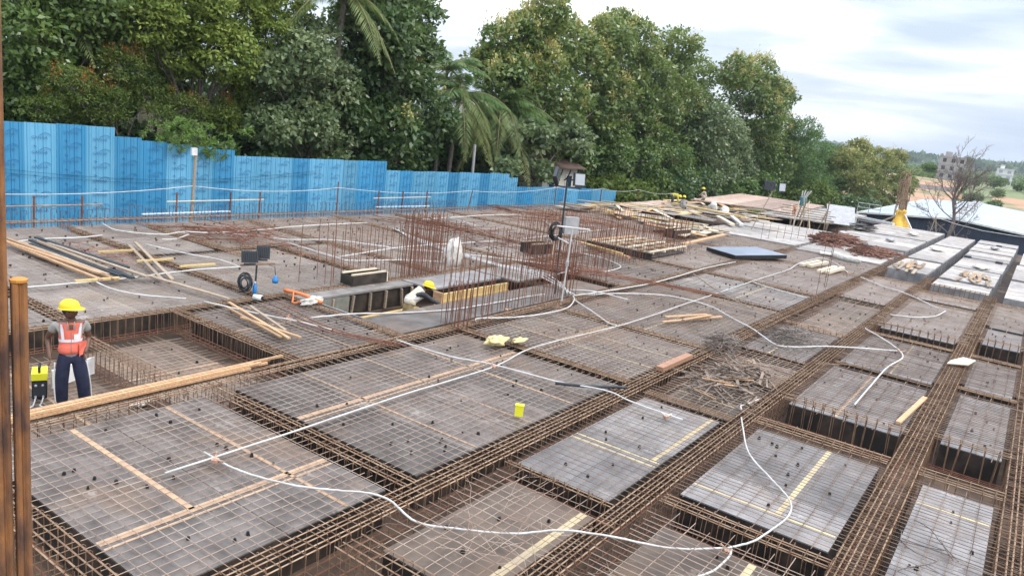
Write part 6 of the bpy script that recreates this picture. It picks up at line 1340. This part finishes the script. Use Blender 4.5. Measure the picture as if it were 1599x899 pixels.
# coconut palms
def palm(base, top, label, nf=20, Lf=3.2, seed=1, trunk_r=.14):
    rs = np.random.RandomState(seed); base, top = Vector(base), Vector(top); r_ = thing('coconut_palm', base, label, 'palm tree', 'coconut palms among the trees')
    MB().tube(smooth_path([base-Vector((0, 0, .3)), base.lerp(top, .5)+Vector((.1, -.15, 0)), top], 6), trunk_r, 8, rs=list(np.linspace(trunk_r*1.2, trunk_r*.8, 13))).ob('trunk', BARK, r_, True)
    for f in range(nf):
        a = f*2.4+rs.uniform(-.2, .2); el = rs.uniform(-.35, 1.15); L_ = Lf*rs.uniform(.8, 1.15); d = Vector((math.cos(a)*math.cos(el), math.sin(a)*math.cos(el), math.sin(el))); Q = []
        for i in range(13):
            t = i/12; Q.append(top+d*L_*t+Vector((0, 0, -1.25*L_*t*t*(.45+.3*(el < .3)))))
        fr_o = MB().tube(Q, .02, 4, rs=list(np.linspace(.035, .008, 13))).ob('frond_stem', G_STEM, r_); P, NV, TT, SZ = [], [], [], []
        V = []; F = []; tt = .15 if el > .3 else (.55 if el > -.05 else .95); TI = []
        for i in range(1, 13):
            dd = (Q[i]-Q[i-1]).normalized(); sd_ = dd.cross(Vector((0, 0, 1))).normalized(); w = .75*Lf/3.2*math.sin(min(3.0, (i/12)*2.6+.35))
            for j in range(4):
                p = Q[i-1].lerp(Q[i], j/4)
                for sg in (-1, 1):
                    e = p+(sd_*sg+dd*.75).normalized()*w+Vector((0, 0, -w*rs.uniform(.35, .75))); k = len(V)
                    m1 = p.lerp(e, .5)+Vector((0, 0, .03)); V += [p, m1+dd*.034, e, m1-dd*.034]; F.append((k, k+1, k+2, k+3)); TI += [min(1, max(0, tt+rs.normal(0, .15)))]*4
        me = mesh('frond', V, F, G_PALM); at = me.attributes.new('tint', 'FLOAT', 'POINT'); at.data.foreach_set('value', TI); ob('frond', me, r_)
    return r_
G_STEM = mat('palm_stem', (0.26, 0.24, 0.10), .6)
palm((-29.5, 25.6, -1.2), (-28.0, 25.0, 9.4), 'palm with yellow green fronds cut by the top edge', 20, 2.9, 1)
palm((-29.6, 35.4, -1.2), (-29.6, 35.8, 5.8), 'left palm in the gap under the sky, drooping fronds', 26, 3.5, 2)
palm((-29.6, 40.2, -1.2), (-29.3, 39.6, 5.4), 'right palm in the gap, partly behind the tallest teak', 30, 3.8, 3)
palm((-30.2, 34.9, -1.2), (-30.2, 35.2, 7.2), 'palm with upright fronds at the right of big leaved tree', 14, 2.9, 4, .12)
palm((-29.4, 65.3, -1.4), (-29.0, 65.2, 4.2), 'far palm with drooping fronds below the third teak', 18, 2.6, 5)
palm((-31.0, 13.3, -1.2), (-31.2, 13.6, 6.9), 'palm fronds peeping through the upper left tree', 12, 2.6, 6)
palm((-24.5, 125.5, -5), (-23.0, 128.5, .6), 'small far palm beside the shed corner', 16, 3.2, 7)
# dead palm trunk wrapped in yellow cloth
dp = thing('dead_palm', (-9.25, 70, -.6), 'dead palm trunk with hanging dry fronds at the slab end', 'dead palm')
DRY = mat('dry_frond', (0.24, 0.15, 0.095), .9, c2=(0.34, 0.25, 0.17), scale=6, coord='World')
MB().tube(smooth_path([(-9.1, 70, -5), (-9.3, 70, .2), (-9.5, 70, 2.4), (-9.35, 70, 4.2)], 4), .22, 9, rs=[.28]*4+[.26]*4+[.22]*4+[.12]).ob('trunk', DRY, dp, True)
rs = np.random.RandomState(8)
for k in range(46):
    a = rs.uniform(0, 6.28); z0 = rs.uniform(1.6, 4.3); t0 = Vector((-9.3-.12*z0/2, 70, z0)); ex = rs.uniform(.15, .42)
    Q = [t0, t0+Vector((math.cos(a)*ex, math.sin(a)*ex, .15)), t0+Vector((math.cos(a)*ex*1.25, math.sin(a)*ex*1.2, -rs.uniform(.6, 1.6)))]
    MB().tube(smooth_path(Q, 3), .035, 4, rs=[.05, .05, .045, .04, .035, .03, .02]).ob('dry_frond', DRY, dp)
for k in range(14):
    a = rs.uniform(0, 6.28); t0 = Vector((-9.35, 70, 4.2)); Q = [t0, t0+Vector((math.cos(a)*.45, math.sin(a)*.45, .55)), t0+Vector((math.cos(a)*.9, math.sin(a)*.9, .45))]
    MB().tube(smooth_path(Q, 3), .03, 4).ob('dry_frond', mat('olive_frond', (.2, .19, .08), .9) if k == 0 else bpy.data.materials['olive_frond'], dp)
YW = mat('yellow_wrap', (0.72, 0.40, 0.04), .8, c2=(0.80, 0.52, 0.10), scale=6, bump=.6)
yc = thing('yellow_wrap', (-9.3, 69.8, .1), 'orange yellow cloth wrapped round the foot of dead palm', 'cloth')
b = MB(); NN_ = 20
for i, (r, z) in enumerate([(.75, .0), (.62, .35), (.42, .75), (.34, 1.1), (.44, 1.3), (.28, 1.42)]):
    for j in range(NN_):
        t = 2*math.pi*j/NN_; q = r*(1+.18*math.sin(3*t+i)+.1*math.sin(7*t+2*i)); b.V.append((-9.35+q*math.cos(t), 69.9+q*math.sin(t), z+.08*math.sin(4*t+i)))
for i in range(5):
    for j in range(NN_): b.F.append((i*NN_+j, i*NN_+(j+1) % NN_, (i+1)*NN_+(j+1) % NN_, (i+1)*NN_+j))
b.ob('cloth_wrap', YW, yc, True)
for (p, q, l) in [((-8.3, 69.5, 0), (-9.1, 69.7, 1.15), 'right'), ((-10.9, 69.5, .1), (-9.6, 69.8, .9), 'left')]:
    tag(MB().bar(p, q, .07, 6).ob('prop_pole', WHITE if l == 'right' else TIMBG), l+' slanting pole propping the dead palm trunk', 'pole')
# bare tree
bt_ = thing('bare_tree', (-6.0, 76, -7), 'leafless grey tree in front of the shed roof', 'tree')
BB = mat('grey_bark', (0.17, 0.135, 0.12), .9, c2=(0.24, 0.20, 0.18), scale=6)
rs = random.Random(12); tb = MB(); lm = MB(); tw = MB()
TR = smooth_path([(-5.75, 76, -7.2), (-5.95, 76, -3.5), (-6.1, 76, -.8), (-6.0, 76.1, .9), (-6.4, 76, 2.6)], 4)
tb.tube(TR, .2, 8, rs=list(np.linspace(.22, .10, len(TR))))
def grow(p, tgt, r, lv):
    """a limb aimed at a point of the crown, splitting on the way"""
    d = tgt-p; L_ = d.length
    if L_ < .12: return
    side = Vector((rs.gauss(0, 1), rs.gauss(0, 1), rs.gauss(0, .3)))*L_*.09
    P = smooth_path([p, p.lerp(tgt, .5)+side+Vector((0, 0, -.05*L_)), tgt], 3)
    (lm if lv < 2 else tw).tube(P, r, 5 if lv < 2 else 3, rs=list(np.linspace(r, r*.45, len(P))))
    if lv >= 4: return
    for i in range((8, 7, 6, 5)[lv]):
        q = P[rs.randint(2, len(P)-1)]; dd = (tgt-p).normalized()
        off = Vector((rs.gauss(0, 1), rs.gauss(0, 1), rs.gauss(.35, .7))).normalized(); nd = (dd*.75+off*.75).normalized()
        grow(q, q+nd*L_*rs.uniform(.26, .5), max(.010, r*.5), lv+1)
for i, (x, y_, z, t0) in enumerate([(-7.7, 76.4, 4.4, -1), (-7.0, 75.6, 5.3, -1), (-6.2, 76.5, 5.6, -1), (-5.6, 75.8, 5.2, -2), (-5.0, 76.3, 4.2, -4), (-8.3, 75.8, 3.0, -5), (-8.3, 76.2, 1.6, -8), (-4.4, 76, 3.0, -9), (-4.6, 75.7, 1.6, -10), (-7.6, 76, .3, -11), (-6.5, 76.8, 4.8, -1), (-5.4, 75.2, 4.4, -3), (-4.6, 76.2, 5.4, -1), (-4.2, 75.9, 4.2, -2), (-6.6, 76, 6.0, -1), (-5.6, 76.4, 6.1, -1), (-7.3, 75.6, 3.8, -4)]):
    grow(Vector(TR[t0]), Vector((x, y_, z)), .07 if i < 5 else .05, 1 if i > 4 else 0 if i in (1, 2) else 1)
tb.ob('trunk', BB, bt_, True); o = lm.ob('limb', BB, bt_); o['kind'] = 'stuff'; o = tw.ob('twigs', BB, bt_); o['kind'] = 'stuff'
# low scrub and far trees on the slope
rs = np.random.RandomState(3); PP, NN2, TT = [], [], []
for k in range(900):
    y_ = rs.uniform(150, 1300)**1.0; x = -y_*rs.uniform(-.03, .36)+rs.normal(0, 8)
    if 214 < y_ < 322 and -56 < x < -16: continue
    if 222 < y_ < 405 and -34 < x < 8: continue
    r = rs.uniform(1.0, 2.6)*(1+y_/700); z = terr(x, y_); kk = 46
    e = rs.normal(size=(kk, 3)); e /= np.linalg.norm(e, axis=1, keepdims=True); e[:, 2] = np.abs(e[:, 2])
    PP.append(np.array([x, y_, z])+e*r*rs.uniform(.6, 1, (kk, 1))); NN2.append(e); TT.append(np.clip(rs.uniform(0, .8)+rs.normal(0, .15, kk), 0, 1))
sc_ = thing('far_scrub', (-40, 300, 0), 'scattered scrub and small trees on the far slope', 'scrub', kind='stuff')
o = leaves('crown', np.concatenate(PP), np.concatenate(NN2), 1.5, np.concatenate(TT), G_MID, sc_, .8, 0); o['kind'] = 'stuff'
for k in range(22):
    x, y_ = -8+rs.uniform(-16, 14), 250+rs.uniform(-38, 160); z = terr(x, y_); lb = [(x+rs.normal(0, .8), y_+rs.normal(0, .8), z+1.6+rs.rand(), rs.uniform(.8, 1.4)) for _ in range(3)]
    tree('field_tree', 'small round tree dotting the green field at right', (x, y_, z), lb, G_MID, .6, 14, .7, 0, seed=100+k, trunk=.12, group='small trees dotting the far field')
# wooded band on the distant hill
PP, NN2, TT = [], [], []
for k in range(5000):
    y_ = rs.uniform(1200, 2750); x = -y_*rs.uniform(-.05, .30); z = terr(x, y_); kk = 9; e = rs.normal(size=(kk, 3)); e /= np.linalg.norm(e, axis=1, keepdims=True); e[:, 2] = np.abs(e[:, 2])
    PP.append(np.array([x, y_, z])+e*np.array([16, 16, 8.])*rs.uniform(.5, 1, (kk, 1))); NN2.append(e); TT.append(np.clip(rs.uniform(0, .6, kk), 0, 1))
hw = thing('hill_wood', (-300, 2000, 40), 'dark woodland covering the distant hill', 'woodland', kind='stuff')
o = leaves('crown', np.concatenate(PP), np.concatenate(NN2), 15, np.concatenate(TT), G_DARK, hw, .8, 0); o['kind'] = 'stuff'
# ------------------------------------------------------------ haze
HZ = bpy.data.materials.new('haze'); HZ.use_nodes = True; t = HZ.node_tree; t.nodes.clear()
vo = t.nodes.new('ShaderNodeVolumePrincipled'); mo = t.nodes.new('ShaderNodeOutputMaterial'); vo.inputs['Color'].default_value = (.80, .88, 1, 1); vo.inputs['Density'].default_value = .00022; vo.inputs['Anisotropy'].default_value = .2
t.links.new(vo.outputs['Volume'], mo.inputs['Volume'])
hz_ = MB().box((-600, 1700, 70), (6200, 6200, 180)).ob('haze', HZ); hz_['kind'] = 'stuff'
